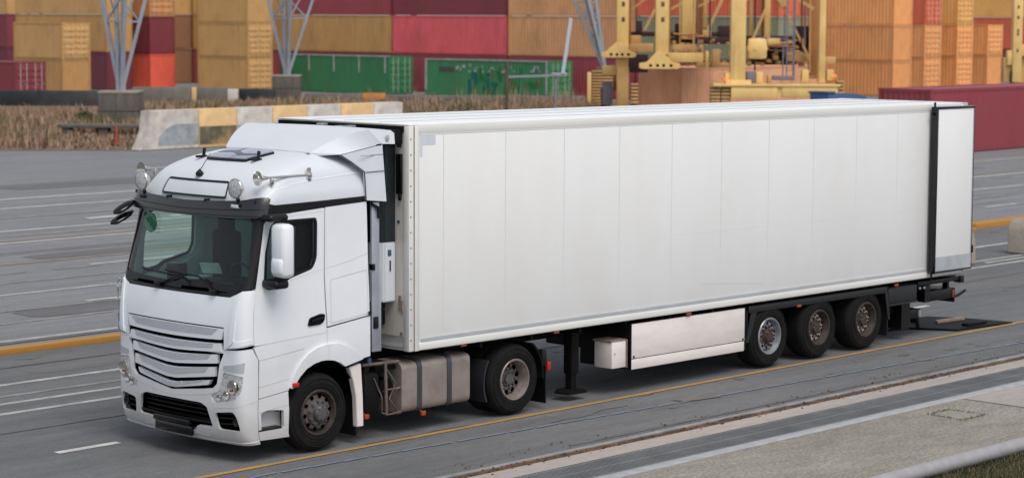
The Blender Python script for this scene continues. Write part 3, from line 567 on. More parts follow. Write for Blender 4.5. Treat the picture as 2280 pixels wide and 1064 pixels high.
# drive axle mudguards
for sg in (-1, 1):
    ys = sorted((sg*1.24, sg*.66))
    mb = MB()
    def arc(cx, cz, R_, a0, a1, n=10):
        V = []
        for i in range(n+1):
            a = math.radians(a0+(a1-a0)*i/n); V += [(cx+R_*math.cos(a), ys[0], cz+R_*math.sin(a)), (cx+R_*math.cos(a), ys[1], cz+R_*math.sin(a)), (cx+(R_-.025)*math.cos(a), ys[1], cz+(R_-.025)*math.sin(a)), (cx+(R_-.025)*math.cos(a), ys[0], cz+(R_-.025)*math.sin(a))]
        mb.add(V, [(4*i+k, 4*i+(k+1) % 4, 4*i+4+(k+1) % 4, 4*i+4+k) for i in range(n) for k in range(4)]+[(0, 1, 2, 3), (4*n, 4*n+1, 4*n+2, 4*n+3)])
    arc(2.03, .49, .60, 205, 148); mb.obj('mudguard', mat('mudguard_grey', lin((34, 36, 41)), .5), T); mb = MB(); arc(2.03, .49, .60, 50, -5)
    mg = mb.obj('mudguard', 'dark', T)
    mb = MB(); mb.box(2.66, 2.68, ys[0], ys[1], .08, .62); mb.box(2.60, 2.70, ys[0], ys[1], .60, .82, .02); mb.obj('rear_mud_flap', 'black', mg)
    mb = MB(); mb.box(2.72, 2.79, sg*1.16-.07, sg*1.16+.07, .53, .65, .01); mb.obj('tail_lamp', 'red', T)
# ---------------------------------------------------------------- wheels
def wheel(parent, x, sg, yo, R_, wd, kind):
    """kind: front, drive, silver, brown ; yo = outer face (positive number), sg = side"""
    g = bpy.data.objects.new('wheel', None); COL.objects.link(g); g.parent = parent; g.location = (x, sg*yo, R_); g.rotation_euler = (0, random.random()*.6, 0) 
    if sg > 0: g.rotation_euler = (0, 0, math.pi)
    ri = R_*.565
    key = ('tyre', R_, wd)
    if key not in MC:
        pr = [(ri, .02), (ri+.015, .0), (ri+.05, -.004), (R_*.80, -.012), (R_*.90, .0), (R_*.955, .018), (R_*.975, .04)]
        n = 5; tw = wd-.08
        pr += [(R_*.99, .055)]
        for i in range(n):
            a = .06+(wd-.12)*i/n; b_ = .06+(wd-.12)*(i+1)/n; pr += [(R_, a+.004), (R_, b_-.012), (R_*.975, b_-.010), (R_*.975, b_-.001)]
        pr += [(R_*.99, wd-.055), (R_*.955, wd-.018), (R_*.9, wd), (R_*.8, wd+.005), (ri+.03, wd), (ri, wd-.02)]
        mb = MB(); mb.lathe(pr, (0, 0, 0), 56, closed=True); 
        for rr in (.66, .74, .86):    # raised sidewall rings
            mb.lathe([(R_*rr, -.004 if rr < .8 else -.008), (R_*rr+.004, -.014), (R_*rr+.010, -.014), (R_*rr+.014, -.006)], (0, 0, 0), 56)
        MC[key] = mb.mesh('tyre', 30)
    link('tyre', MC[key], 'tyre', g)
    key = ('rim', kind, R_)
    if key not in MC:
        mb = MB()
        dd = {'front': .035, 'drive': .15, 'silver': .06, 'brown': .095}[kind]; rh = {'front': .17, 'drive': .12, 'silver': .13, 'brown': .13}[kind]
        mb.lathe([(ri+.02, .012), (ri+.005, -.012), (ri-.012, -.010), (ri-.02, .02), (ri-.035, .05), (ri-.042, max(.09, dd+.02)), (ri-.055, max(.12, dd+.05))], (0, 0, 0), 48)
        MC['barrel', kind, R_] = mb.mesh('barrel', 30); mb = MB()
        mb.lathe([(ri-.045, dd+.05), (ri-.055, dd+.01), (ri-.07, dd-.005), (rh, dd-.008), (rh-.05, dd+.0), (.05, dd+.0)], (0, 0, 0), 48)
        MC[key] = mb.mesh('rim', 30)
        mb = MB(); nh = 10; hr = {'front': .205, 'drive': .185, 'silver': .188, 'brown': .188}[kind]
        for k in range(nh):
            a = 2*math.pi*(k+.5)/nh; c = (hr*math.cos(a), dd-.012, hr*math.sin(a)); mb.lathe([(0, -.003), ({'drive': .034, 'front': .026}.get(kind, .019), -.003), ({'drive': .034, 'front': .026}.get(kind, .019), .004)], c, 14, cap=True)
        MC['hole', kind, R_] = mb.mesh('hand_hole')
        mb = MB(); 
        pj = {'front': -.075, 'drive': -.02, 'silver': -.03, 'brown': -.02}[kind]
        mb.lathe([(rh-.002, dd-.006), (rh-.01, dd-.03), (rh-.03, dd-.035), (min(.11, rh-.03), dd-.045), (min(.10, rh-.035), dd+pj-.02), (.075, dd+pj-.04), (.0, dd+pj-.045)], (0, 0, 0), 36)
        for k in range(10):
            a = 2*math.pi*k/10; r_ = {'front': .148, 'drive': .145, 'silver': .150, 'brown': .150}[kind]; c = (r_*math.cos(a), dd-(.03 if kind == 'front' else .005), r_*math.sin(a)); mb.lathe([(.020, .0), (.020, -.012), (.016, -.035), (0, -.038)], c, 8)
        for k in range(8):
            a = 2*math.pi*k/8+.2; c = (.088*math.cos(a), dd+pj-.035, .088*math.sin(a)); mb.lathe([(.010, .01), (.010, -.012), (0, -.013)], c, 6)
        MC['hub', kind, R_] = mb.mesh('hub', 30)
        mb = MB(); mb.lathe([(ri-.05, dd+.08), (0, dd+.08)], (0, 0, 0), 30); MC['bk', kind, R_] = mb.mesh('drum')
    rm = {'front': 'rim_brown', 'drive': 'rim_pale', 'silver': 'rim_silver', 'brown': 'rim_dusty'}[kind]
    ro_ = link('rim', MC[key], rm, g); link('rim_barrel', MC['barrel', kind, R_], {'brown': 'hub_dark', 'front': 'hub_dark'}.get(kind, rm), g); link('hand_holes', MC['hole', kind, R_], 'void', g); link('hub', MC['hub', kind, R_], {'silver': 'hub_rust', 'brown': 'hub_dark'}.get(kind, 'hub'), g)  # front and brown barrels: shade inside the rim painted with the dark hub colour
    return g
MC = {}
for sg in (-1, 1):
    wheel(T, -1.515, sg, 1.235, .49, .31, 'front')
    wheel(T, 2.04, sg, 1.245, .485, .28, 'drive')
    g = wheel(T, 2.04, sg, .93, .485, .28, 'drive')
mb = MB(); mb.tube([(-1.515, -1.0, .49), (-1.515, 1.0, .49)], .07, 10); mb.tube([(2.04, -1.0, .485), (2.04, 1.0, .485)], .11, 12); mb.lathe([(0, -.2), (.2, -.12), (.24, 0), (.2, .12), (0, .2)], (2.04, 0, .485), 16, 'y'); mb.obj('axle', 'dark', T)
# ---------------------------------------------------------------- trailer
R = thing('refrigerated_trailer', 'long white refrigerated box trailer with its rear door folded open against the side', 'trailer')
LX = 13.25
def tilt(o):                    # the box sits a little nose-up on its suspension
    for v in o.data.vertices: v.co.z += .033-.066*v.co.x/LX
    return o
def tobj(mb, name, m, parent=R, **k): return tilt(mb.obj(name, m, parent, **k))
mb = MB(); mb.box(.03, LX, -1.295, 1.295, 1.09, 3.985, .02); body = tobj(mb, 'box_body', 'twhite')
mb = MB()
for k in range(11):
    x = .62+1.172*k
    if x < 12.6:
        for y in (-1.296, 1.296): mb.box(x-.006, x+.006, y-.0015, y+.0015, 1.24, 3.86)
for y in (-1.296, 1.296):
    mb.box(.16, 13.1, y-.002, y+.002, 3.862, 3.875)
    mb.box(5.3, 12.2, y-.001, y+.001, 2.226, 2.228); mb.box(.35, 13.0, y-.0015, y+.0015, 1.222, 1.230)
tobj(mb, 'panel_seam', 'seam', body)
mb = MB()
for y0, y1 in ((-1.299, -1.285), (1.285, 1.299)): mb.box(.16, 13.1, y0, y1, 3.88, 3.995, .006)
tobj(mb, 'top_rail', 'rail')
mb = MB()
for y0, y1 in ((-1.31, -1.27), (1.27, 1.31)): mb.box(.16, 13.2, y0, y1, 1.065, 1.165, .01)
mb.box(.05, 13.2, -1.27, 1.27, 1.055, 1.09)
tobj(mb, 'bottom_rail', 'rail')
mb = MB()
for y in (-1.302, 1.302): mb.box(.20, 13.15, y-.004, y+.004, 1.166, 1.212)
tobj(mb, 'rub_strip', 'alu')
mb = MB(); mb.box(-.01, LX, -1.29, 1.29, 3.984, 4.0, .004); roof = tobj(mb, 'roof', 'troof')
mb = MB()
for y in (-.62, .05, .66): mb.box(.1, 13.1, y-.01, y+.01, 3.999, 4.006)
tobj(mb, 'roof_joint', 'alu', roof)
for sg in (-1, 1):
    ys = sorted((sg*1.312, sg*1.20)); mb = MB(); mb.box(-.02, .07, ys[0], ys[1], 1.06, 3.98, .015); mb.box(.075, .155, sg*1.304-.008, sg*1.304+.008, 1.06, 3.97, .004); fpst = tobj(mb, 'front_post', 'rail')
    mb = MB(); mb.box(.069, .079, sg*1.311-.003, sg*1.311+.003, 1.06, 3.98); mb.box(.152, .165, sg*1.300-.003, sg*1.300+.003, 1.06, 3.9)
    for k in range(14): mb.box(.00, .02, sg*1.313-.002, sg*1.313+.002, 1.2+.2*k, 1.22+.2*k)
    tobj(mb, 'post_joint', 'rust', fpst)
mb = MB(); mb.box(-.012, .03, -1.2, 1.2, 1.25, 3.98); fw_ = tobj(mb, 'front_wall', 'postdirt')
mb = MB(); mb.box(-.03, -.012, -1.16, -1.12, 1.6, 1.78); mb.box(-.03, -.012, -1.19, -1.175, 1.55, 1.72); mb.box(-.03, -.012, -1.19, -1.15, 1.27, 1.31, .003); tobj(mb, 'wall_fitting', 'rust', fw_)
mb = MB(); mb.box(-.08, -.012, -.86, -.76, 1.38, 1.58, .02); mb.box(-.2, -.05, -.80, -.62, 1.3, 1.62, .02); tobj(mb, 'coupling_box', 'black', fw_)
mb = MB(); mb.box(-.022, -.012, -1.17, -1.09, 3.70, 3.76); mb.box(-.02, -.011, -1.13, -1.09, 2.72, 2.76); tobj(mb, 'warning_sticker', 'blue', fw_)
mb = MB(); mb.box(-.05, -.012, -1.19, -1.09, 3.1, 3.62, .008); mb.box(-.06, -.02, -1.18, -1.14, 3.02, 3.12, .01); tobj(mb, 'vent_flap', 'gloss', fw_)
mb = MB(); mb.prism([(-1.06, -.02), (-1.06, -.22), (-.95, -.34), (.95, -.34), (1.06, -.22), (1.06, -.02)], 2.48, 3.72, 'z')
# prism axes swapped: rebuild with x as depth
mb = MB(); oc = [(-.02, -1.06), (-.22, -1.06), (-.34, -.93), (-.34, .93), (-.22, 1.06), (-.02, 1.06)]; mb.prism(oc, 2.48, 3.74, 'z', .01); rf = tobj(mb, 'refrigeration_unit', 'reefer')
mb = MB(); mb.prism(oc, 1.70, 2.478, 'z', .015); lw = tobj(mb, 'unit_lower_cover', 'roofwhite')
mb = MB(); mb.box(-.16, -.10, -1.066, -1.058, 2.30, 2.38, .002); tobj(mb, 'unit_display', 'blue', lw)
mb = MB(); mb.box(-.13, -.11, -1.068, -1.06, 2.1, 2.24); mb.box(-.3, -.05, -.9, .9, 1.6, 1.7, .02); tobj(mb, 'unit_fitting', 'black', lw)
mb = MB(); mb.box(-.30, -.02, -1.20, 1.20, 3.74, 3.93, .02); mb.box(-.05, -.013, -1.22, 1.22, 3.9, 3.975); 
for y in (-.9, -.3, .2, .7, 1.1): mb.box(-.33, -.28, y, y+.12, 3.78, 3.88, .01)
tobj(mb, 'unit_head', 'dark', rf)
mb = MB()
for y, z in ((-.4, 3.93), (-.2, 3.92), (.15, 3.94)): mb.box(-.22, -.1, y, y+.1, z, z+.03, .008)
tobj(mb, 'unit_pipes', 'steel', rf)
mb = MB()
for y in (-1.1, 1.12): mb.box(-.03, -.01, y-.08, y+.08, 3.93, 3.97, .003)
tobj(mb, 'front_marker', 'red', fw_)
mb = MB(); mb.box(.185, .47, -1.2975, -1.2955, 3.73, 3.865); mb.box(.185, .235, -1.2975, -1.2955, 3.58, 3.73); tobj(mb, 'reflective_patch', 'patch', body)
# rear frame and folded door
mb = MB()
for y0, y1 in ((-1.31, -1.22), (1.22, 1.31)): mb.box(13.18, 13.29, y0, y1, 1.05, 4.005, .012)
mb.box(13.18, 13.29, -1.22, 1.22, 3.86, 4.005, .01); mb.box(13.18, 13.29, -1.22, 1.22, 1.0, 1.12, .01); tobj(mb, 'rear_frame', 'alu')
mb = MB(); mb.box(13.2, 13.26, -.02, 1.22, 1.1, 3.9, .01); far_door = tobj(mb, 'rear_door', 'twhite')
mb = MB(); mb.box(13.19, 13.21, -1.2, -.05, 1.12, 3.86); tobj(mb, 'load_opening', 'void')
mb = MB(); mb.box(12.15, 13.27, -1.45, -1.352, 1.175, 3.915, .006); dr = tobj(mb, 'rear_door', 'twhite', label='rear door folded right round against the trailer side')
mb = MB(); mb.box(12.105, 12.15, -1.46, -1.335, 1.14, 3.955, .008); mb.box(12.10, 13.29, -1.462, -1.34, 3.915, 3.955, .006); mb.box(12.15, 13.28, -1.455, -1.345, 1.145, 1.176, .006); mb.box(13.268, 13.285, -1.455, -1.345, 1.16, 3.93, .003)
mb.box(12.04, 12.12, -1.40, -1.37, 3.82, 3.86, .004); mb.tube([(12.13, -1.39, 3.9), (12.13, -1.39, 4.03)], .02, 8); mb.tube([(12.13, -1.39, 1.16), (12.13, -1.39, 1.08)], .02, 8); tobj(mb, 'door_seal', 'gloss', dr)
mb = MB(); mb.box(12.155, 13.265, -1.4535, -1.449, 1.18, 1.42); tobj(mb, 'kick_plate', 'alu2', dr)
mb = MB(); mb.box(13.24, 13.255, -1.4535, -1.449, 1.42, 3.9); tobj(mb, 'door_edge', 'steel', dr)
# underside
mb = MB()
for y in (-.5, .5): mb.box(1.2, 13.0, y-.06, y+.06, .82, 1.05)
for k in range(12): mb.box(1.4+k, 1.46+k, -1.2, 1.2, .96, 1.05)
mb.box(.4, 2.6, -.9, .9, 1.0, 1.06); mb.box(5.2, 7.0, -1.1, 1.1, .40, .9, .03); mb.box(8.2, 10.2, -.3, .3, .3, .8); tobj(mb, 'chassis_frame', 'dark')
mb = MB()
mb.box(7.22, 10.98, -1.285, -1.255, .905, 1.005, .004); mb.box(7.22, 10.98, -1.27, -.7, .985, 1.005)
mb.prism([(7.30, .93), (7.45, .93), (7.24, .45), (7.16, .45)], -1.275, -1.255, 'y'); mb.prism([(10.93, .93), (11.0, .93), (11.09, .45), (11.04, .45)], -1.275, -1.255, 'y')
mb.box(7.22, 10.98, 1.255, 1.285, .905, 1.005, .004)
for y0, y1 in ((-1.26, -.8), (.8, 1.26)): mb.box(11.03, 11.05, y0, y1, .18, .95); mb.box(7.2, 7.22, y0, y1, .45, .95)
tobj(mb, 'mudguard', mat('trailer_guard_dark', lin((22, 23, 25)), .5))
mb = MB(); mb.box(11.08, 11.93, -1.25, -.8, .70, .97, .02); mb.box(11.05, 11.95, -1.255, -.78, .665, .70); mb.box(11.1, 12.2, -.9, .9, .45, .95); tobj(mb, 'rear_box', mat('rear_box_dark', lin((28, 29, 33)), .55))
for y in (-1.24,):
    mb = MB(); mb.box(4.46, 7.14, -1.27, -1.22, .49, .99, .008); mb.box(4.46, 7.14, -1.265, -1.215, .33, .482, .008); pb = tobj(mb, 'pallet_box', 'scuff')
    mb = MB(); mb.box(4.47, 7.13, -1.262, -1.20, .479, .493); mb.box(4.44, 4.462, -1.275, -.3, .33, 1.0); mb.box(7.138, 7.16, -1.275, -.3, .34, 1.0); mb.box(4.46, 7.14, -1.2, -.3, .36, .96); 
    for x in (4.5, 7.08): mb.box(x, x+.03, -1.278, -1.27, .50, .53)
    tobj(mb, 'box_edge', 'black', pb)
mb = MB(); mb.box(4.07, 4.38, -1.24, -.9, .38, .76, .015); tb = tobj(mb, 'tool_box', 'scuff')
mb = MB(); mb.box(4.06, 4.40, -1.23, -.88, .76, .785); mb.box(4.385, 4.40, -1.25, -.9, .37, .78); mb.box(4.12, 4.14, -1.246, -1.238, .58, .60); tobj(mb, 'box_rust', 'rust', tb)
for y in (-.95, .95):
    mb = MB(); mb.box(3.44, 3.60, y-.08, y+.08, .35, 1.0, .015); mb.box(3.46, 3.57, y-.055, y+.055, .12, .36); mb.prism([(3.38, .13), (3.66, .13), (3.72, .09), (3.72, .07), (3.32, .07), (3.32, .09)], y-.14, y+.14, 'y'); mb.tube([(3.5, y, .8), (3.9, y*.5, 1.0)], .025, 6); tobj(mb, 'landing_leg', 'dark')
for x, z in ((2.83, 1.045), (5.75, 1.03), (8.51, .905), (11.24, 1.01), (1.0, 1.05)):
    mb = MB(); mb.box(x-.05, x+.05, -1.30, -1.265, z-.02, z+.02, .006); tobj(mb, 'side_marker', 'orange')
mb = MB(); mb.box(12.0, 13.44, -1.22, 1.22, .92, .99, .008); mb.box(13.3, 13.42, -1.24, -1.1, .88, 1.0, .01); mb.box(12.25, 13.16, -1.19, -.6, .62, .80, .02); mb.box(13.16, 13.2, -1.2, 1.2, .55, .80, .01)
mb.tube([(13.17, -1.15, .63), (13.3, -1.2, .66), (13.46, -1.24, .74)], .025, 8); mb.box(13.18, 13.24, -1.05, -.95, .75, .95); mb.box(12.25, 12.4, -1.2, -.5, .62, .98)
mb.box(11.7, 11.95, -1.1, -.7, .2, .7); mb.box(11.9, 12.35, -1.05, -.55, .34, .50, .01); tobj(mb, 'rear_bumper', 'black')
mb = MB(); mb.box(13.12, 13.165, -1.205, -1.17, .64, .77, .006); tobj(mb, 'tail_lamp', 'orange')
for bb_ in ((12.28, 12.34, -1.08, -1.0, .36, .48), (12.05, 12.1, -1.22, -1.19, .86, .90), (12.18, 12.24, -1.22, -1.19, .86, .90)):
    mb = MB(); mb.box(*bb_, .01); tobj(mb, 'bumper_bracket', 'steel')
mb = MB(); mb.prism([(11.4, -.1), (12.9, -.42), (13.3, -1.20), (14.87, -1.36), (14.72, -.5), (14.40, .12), (13.6, .18), (11.4, .5)], .035, .06, 'z'); pf = tobj(mb, 'tail_lift_platform', 'dark')  # dark plate; its outline also draws the shadow round the tail lift
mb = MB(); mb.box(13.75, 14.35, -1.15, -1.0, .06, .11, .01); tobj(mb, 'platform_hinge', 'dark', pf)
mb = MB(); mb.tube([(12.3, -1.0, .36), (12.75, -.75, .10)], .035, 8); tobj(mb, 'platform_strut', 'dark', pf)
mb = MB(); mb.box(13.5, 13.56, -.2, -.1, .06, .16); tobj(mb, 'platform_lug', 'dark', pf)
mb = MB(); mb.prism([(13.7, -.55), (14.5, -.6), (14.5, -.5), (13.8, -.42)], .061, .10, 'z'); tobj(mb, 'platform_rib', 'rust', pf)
for k in range(3):
    for sg in (-1, 1): wheel(R, 7.78+1.31*k, sg, 1.265, .49, .37, 'silver' if (k == 0 and sg < 0) else 'brown')
    mb = MB(); mb.tube([(7.78+1.31*k, -1.0, .49), (7.78+1.31*k, 1.0, .49)], .075, 10); mb.obj('axle', 'dark', R)
mb = MB(); mb.add([(6.0, -1.2975, 1.452), (6.8, -1.2975, 1.40), (7.56, -1.2975, 1.335), (7.56, -1.2975, 1.342), (6.8, -1.2975, 1.408), (6.0, -1.2975, 1.458)], [(0, 1, 2, 3, 4, 5)]); tobj(mb, 'scrape_mark', 'patch', body)
# ---------------------------------------------------------------- ground
def ground_mat(name, c, c2, grain=60, amt=.25, streak=(.12, 1, 1), rough=.85, tar=None, bump=.25, patchy=.3, crack=0):
    m = bpy.data.materials.new(name); m.use_nodes = True; t = m.node_tree; N = t.nodes; Lk = t.links; b = N['Principled BSDF']; b.inputs['Roughness'].default_value = rough
    tc = N.new('ShaderNodeTexCoord')
    def noise(sc_, det, stretch=(1, 1, 1), ro_=.6):
        mp = N.new('ShaderNodeMapping'); mp.inputs['Scale'].default_value = stretch; Lk.new(tc.outputs['Object'], mp.inputs[0])
        n = N.new('ShaderNodeTexNoise'); n.inputs['Scale'].default_value = sc_; n.inputs['Detail'].default_value = det; n.inputs['Roughness'].default_value = ro_; Lk.new(mp.outputs[0], n.inputs['Vector']); return n.outputs[0]
    def rng(x, a, b_, c_, d_):
        r = N.new('ShaderNodeMapRange'); r.inputs[1].default_value = a; r.inputs[2].default_value = b_; r.inputs[3].default_value = c_; r.inputs[4].default_value = d_; Lk.new(x, r.inputs[0]); return r.outputs[0]
    mx = N.new('ShaderNodeMix'); mx.data_type = 'RGBA'; mx.inputs[6].default_value = c; mx.inputs[7].default_value = c2
    Lk.new(rng(noise(.35, 6, streak), .35, .65, 0, 1), mx.inputs[0]); out = mx.outputs[2]
    def mul(out, f):
        q = N.new('ShaderNodeMix'); q.data_type = 'RGBA'; q.blend_type = 'MULTIPLY'; q.inputs[0].default_value = 1; Lk.new(out, q.inputs[6]); Lk.new(f, q.inputs[7]); return q.outputs[2]
    out = mul(out, rng(noise(grain, 4), .3, .7, 1-amt, 1+amt)); out = mul(out, rng(noise(2.2, 7, streak), .35, .7, 1+patchy*.4, 1-patchy*.6))
    out = mul(out, rng(noise(9, 5, (.35, 1, 1)), .35, .65, 1.08, .92))
    if tar:
        q = N.new('ShaderNodeMix'); q.data_type = 'RGBA'; q.inputs[7].default_value = tar; Lk.new(rng(noise(1.1, 9, (.25, 1, 1), .7), .60, .68, 0, .55), q.inputs[0]); Lk.new(out, q.inputs[6]); out = q.outputs[2]
    if crack:
        vo = N.new('ShaderNodeTexVoronoi'); vo.feature = 'DISTANCE_TO_EDGE'; vo.inputs['Scale'].default_value = crack
        wr = N.new('ShaderNodeMix'); wr.data_type = 'RGBA'; wr.blend_type = 'ADD'; wr.inputs[0].default_value = .35
        nn = N.new('ShaderNodeTexNoise'); nn.inputs['Scale'].default_value = 1.2; nn.inputs['Detail'].default_value = 6; Lk.new(tc.outputs['Object'], nn.inputs['Vector'])
        Lk.new(tc.outputs['Object'], wr.inputs[6]); Lk.new(nn.outputs[1], wr.inputs[7]); Lk.new(wr.outputs[2], vo.inputs['Vector'])
        out = mul(out, rng(vo.outputs[0], 0, .012, .55, 1))
    Lk.new(out, b.inputs['Base Color'])
    bp = N.new('ShaderNodeBump'); bp.inputs['Strength'].default_value = bump; bp.inputs['Distance'].default_value = .01; Lk.new(noise(grain*1.5, 5), bp.inputs['Height']); Lk.new(bp.outputs[0], b.inputs['Normal'])
    return m
def paint(name, c, wear=.5, under=lin((132, 131, 132), .62)):
    m = bpy.data.materials.new(name); m.use_nodes = True; t = m.node_tree; N = t.nodes; Lk = t.links; b = N['Principled BSDF']; b.inputs['Roughness'].default_value = .75
    tc = N.new('ShaderNodeTexCoord'); mp = N.new('ShaderNodeMapping'); mp.inputs['Scale'].default_value = (.4, 1, 1); Lk.new(tc.outputs['Object'], mp.inputs[0])
    n = N.new('ShaderNodeTexNoise'); n.inputs['Scale'].default_value = 5; n.inputs['Detail'].default_value = 9; n.inputs['Roughness'].default_value = .75; Lk.new(mp.outputs[0], n.inputs['Vector'])
    r = N.new('ShaderNodeMapRange'); r.inputs[1].default_value = .5-.25*wear; r.inputs[2].default_value = .78-.2*wear; r.inputs[3].default_value = 0; r.inputs[4].default_value = min(1, wear+.35); Lk.new(n.outputs[0], r.inputs[0])
    mx = N.new('ShaderNodeMix'); mx.data_type = 'RGBA'; mx.inputs[6].default_value = c; mx.inputs[7].default_value = under; Lk.new(r.outputs[0], mx.inputs[0]); Lk.new(mx.outputs[2], b.inputs['Base Color']); return m
ASP = lin((124, 125, 128), .62)
M['asphalt'] = ground_mat('asphalt', lin((116, 118, 121), .56), lin((132, 133, 135), .57), grain=45, amt=.22, tar=lin((90, 88, 88), .6), patchy=.28)
M['lw'] = paint('lane_paint_white', lin((206, 204, 201), .78), .48); M['lf'] = paint('lane_paint_faded', lin((176, 173, 170), .75), .75)
M['lwb'] = paint('lane_paint_bright', lin((216, 214, 210), .8), .35)
M['ly'] = paint('lane_paint_yellow', lin((200, 150, 70), .8), .42); M['lyf'] = paint('lane_paint_yellow_faded', lin((190, 160, 120), .75), .6)
M['lb'] = paint('lane_paint_blue', lin((134, 158, 190), .66), .6)
M['ldk'] = paint('tar_seam', lin((98, 95, 94), .6), .7)
def sheet(name, x0, x1, y0, y1, z, m, kind='structure', nx=1):
    mb = MB(); V = [(x0+(x1-x0)*i/nx, y, z) for i in range(nx+1) for y in (y0, y1)]; mb.add(V, [(2*i, 2*i+2, 2*i+3, 2*i+1) for i in range(nx)]); return setting(mb.obj(name, m))
M['asphalt2'] = ground_mat('older_pale_asphalt', lin((144, 147, 151), .56), lin((156, 156, 160), .56), grain=40, amt=.18, tar=lin((118, 116, 116), .6), patchy=.3)
sheet('ground', -900, 1600, -900, 1600, -.016, 'asphalt2'); sheet('near_roadway', -60, 120, -3.42, 8.4, -.012, 'asphalt')
random.seed(3)
mk = {}
def line(k, y, w_, x0, x1, dash=None):
    mb = mk.setdefault(k, MB())
    if dash is None: mb.add([(x0, y-w_/2, 0), (x1, y-w_/2, 0), (x1, y+w_/2, 0), (x0, y+w_/2, 0)], [(0, 1, 2, 3)])
    else:
        x = x0
        while x < x1: mb.add([(x, y-w_/2, 0), (x+dash[0], y-w_/2, 0), (x+dash[0], y+w_/2, 0), (x, y+w_/2, 0)], [(0, 1, 2, 3)]); x += dash[0]+dash[1]
line('lw', 33.4, .35, 5, 60); line('lw', 30.8, .30, 3, 60); line('lf', 28.4, .3, 3, 60); line('lf', 26.9, .3, 4, 40, (7, 4)); line('lw', 25.3, .28, 2, 50)
line('lf', 24.2, .25, 2, 60); line('lwb', 26.8, .35, 15.0, 16.4); line('lf', 27.9, .3, 17, 18.5); line('lwb', 27.6, .3, 19.6, 21.2); line('lwb', 25.9, .3, 17.1, 18.6)
line('lw', 22.8, .24, 0, 80); line('lyf', 23.2, .16, 9, 60); line('lf', 20.72, .16, 0, 50); line('ldk', 20.9, .25, 2, 50); line('lyf', 19.05, .15, 0, 60); line('lw', 18.35, .25, 44, 60)
line('lwb', 17.82, .14, 8.7, 11.5); line('lf', 17.6, .14, 0, 60, (1.2, .7)); line('lf', 16.2, .16, 0, 60); line('lw', 15.4, .22, 30, 60); line('lw', 14.62, .16, -2, 26); line('lf', 13.7, .2, 30, 60, (2.2, 1.6))
line('lwb', 12.82, .14, 5.0, 6.4); line('lf', 12.6, .12, -2, 60, (3, 1.6)); line('lf', 11.28, .14, -4, 30); line('lw', 11.25, .13, 1.9, 4.0); line('lw', 11.8, .2, 28, 60, (1.8, .7))
line('lw', 9.45, .15, -8, 80); line('ldk', 9.2, .12, -8, 30); line('lw', 5.79, .13, -12, 22.0); line('lf', 4.95, .12, -12, 3); line('lw', 4.44, .12, -12, 60); line('lw', 3.78, .13, -12, 60)
line('lw', 6.06, .16, 22, 70); line('lwb', 1.04, .13, -3.85, -2.9); line('lwb', 1.04, .13, 3, 60, (.95, 5.0)); line('lw', 4.15, .12, 23, 60)
line('ly', -1.40, .10, -9, 60)
for i in range(40): line('lb', -1.72-i*.026, .055, -5+i*.47, -5+(i+1)*.47-random.random()*.08)
line('lb', -2.75, .05, 13, 30, (2.2, .8)); line('ldk', 2.6, .1, -12, 30); line('ldk', -3.2, .08, 1, 20); line('ldk', 7.1, .06, -12, 12)
NM = {'lw': 'white_lane_lines', 'lf': 'faded_lane_lines', 'lwb': 'bright_lane_dashes', 'ly': 'yellow_lane_line', 'lyf': 'faded_yellow_lines', 'lb': 'blue_chalk_line', 'ldk': 'tar_joints'}
zz = -.008
for k, mb in mk.items(): o = setting(mb.obj(NM[k], k, merge=False)); o.location.z = zz; zz += .001
# repairs, oil stains and cracks in the tarmac
random.seed(15)
mb = MB()
for (x, y, l, w_) in ((-6.5, 1.6, 3.2, 1.1), (2.2, 6.6, 5.5, .8), (-1.8, 7.0, 2.2, .7), (9.5, -2.9, 2.6, .45), (20, 2.2, 4.5, 1.2), (17, 5.0, 3, .7), (6, 12.0, 6, 1.1), (12, 19.8, 7, 1.0), (8, 28, 9, 1.4), (30, 13.0, 8, 1.3), (38, 20, 9, 1.6), (24, 37, 10, 2.2)):
    n = 14; V = [(x+l/2*(1 if math.cos(a) > 0 else -1)*abs(math.cos(a))**.35+random.gauss(0, .03), y+w_/2*(1 if math.sin(a) > 0 else -1)*abs(math.sin(a))**.35+random.gauss(0, .02), 0) for a in [2*math.pi*(i+.5)/n for i in range(n)]]
    mb.add(V, [tuple(range(n))])
o = setting(mb.obj('road_repairs', ground_mat('repair_tarmac', lin((116, 116, 119), .58), lin((132, 131, 132), .58), grain=40, amt=.25, patchy=.3), merge=False)); o.location.z = -.0095
mb = MB()
for k in range(46):
    x, y = random.choice([(random.uniform(-8, 22), random.gauss(1.9, .35)), (random.uniform(-8, 22), random.gauss(-.2, .5)), (random.uniform(4, 20), random.gauss(-2.4, .35)), (random.uniform(-10, 30), random.gauss(6.9, .5))]); r_ = abs(random.gauss(0, .11))+.03; n = 12
    mb.add([(x+r_*random.uniform(1.0, 1.9)*math.cos(2*math.pi*i/n), y+r_*random.uniform(.6, 1)*math.sin(2*math.pi*i/n), 0) for i in range(n)], [tuple(range(n))])
o = setting(mb.obj('oil_stains', paint('oil_stain', lin((84, 82, 82), .6), .75), merge=False)); o.location.z = -.0065
mb = MB()
for k in range(7):
    x, y = random.uniform(-10, 24), random.choice([random.uniform(-3.2, 8), random.uniform(-3.3, -1.6)]); dx = random.choice([1, 1, .25]); L_ = random.randint(6, 22); w_ = random.uniform(.008, .018)
    P_ = [(x, y)]
    for j in range(L_): P_.append((P_[-1][0]+dx*random.uniform(.08, .2), P_[-1][1]+random.gauss(0, .035)+(1-dx)*.12))
    V = [(a, b-w_, 0) for a, b in P_]+[(a+.004, b+w_, 0) for a, b in P_]; m_ = len(P_); mb.add(V, [(i, i+1, m_+i+1, m_+i) for i in range(m_-1)])
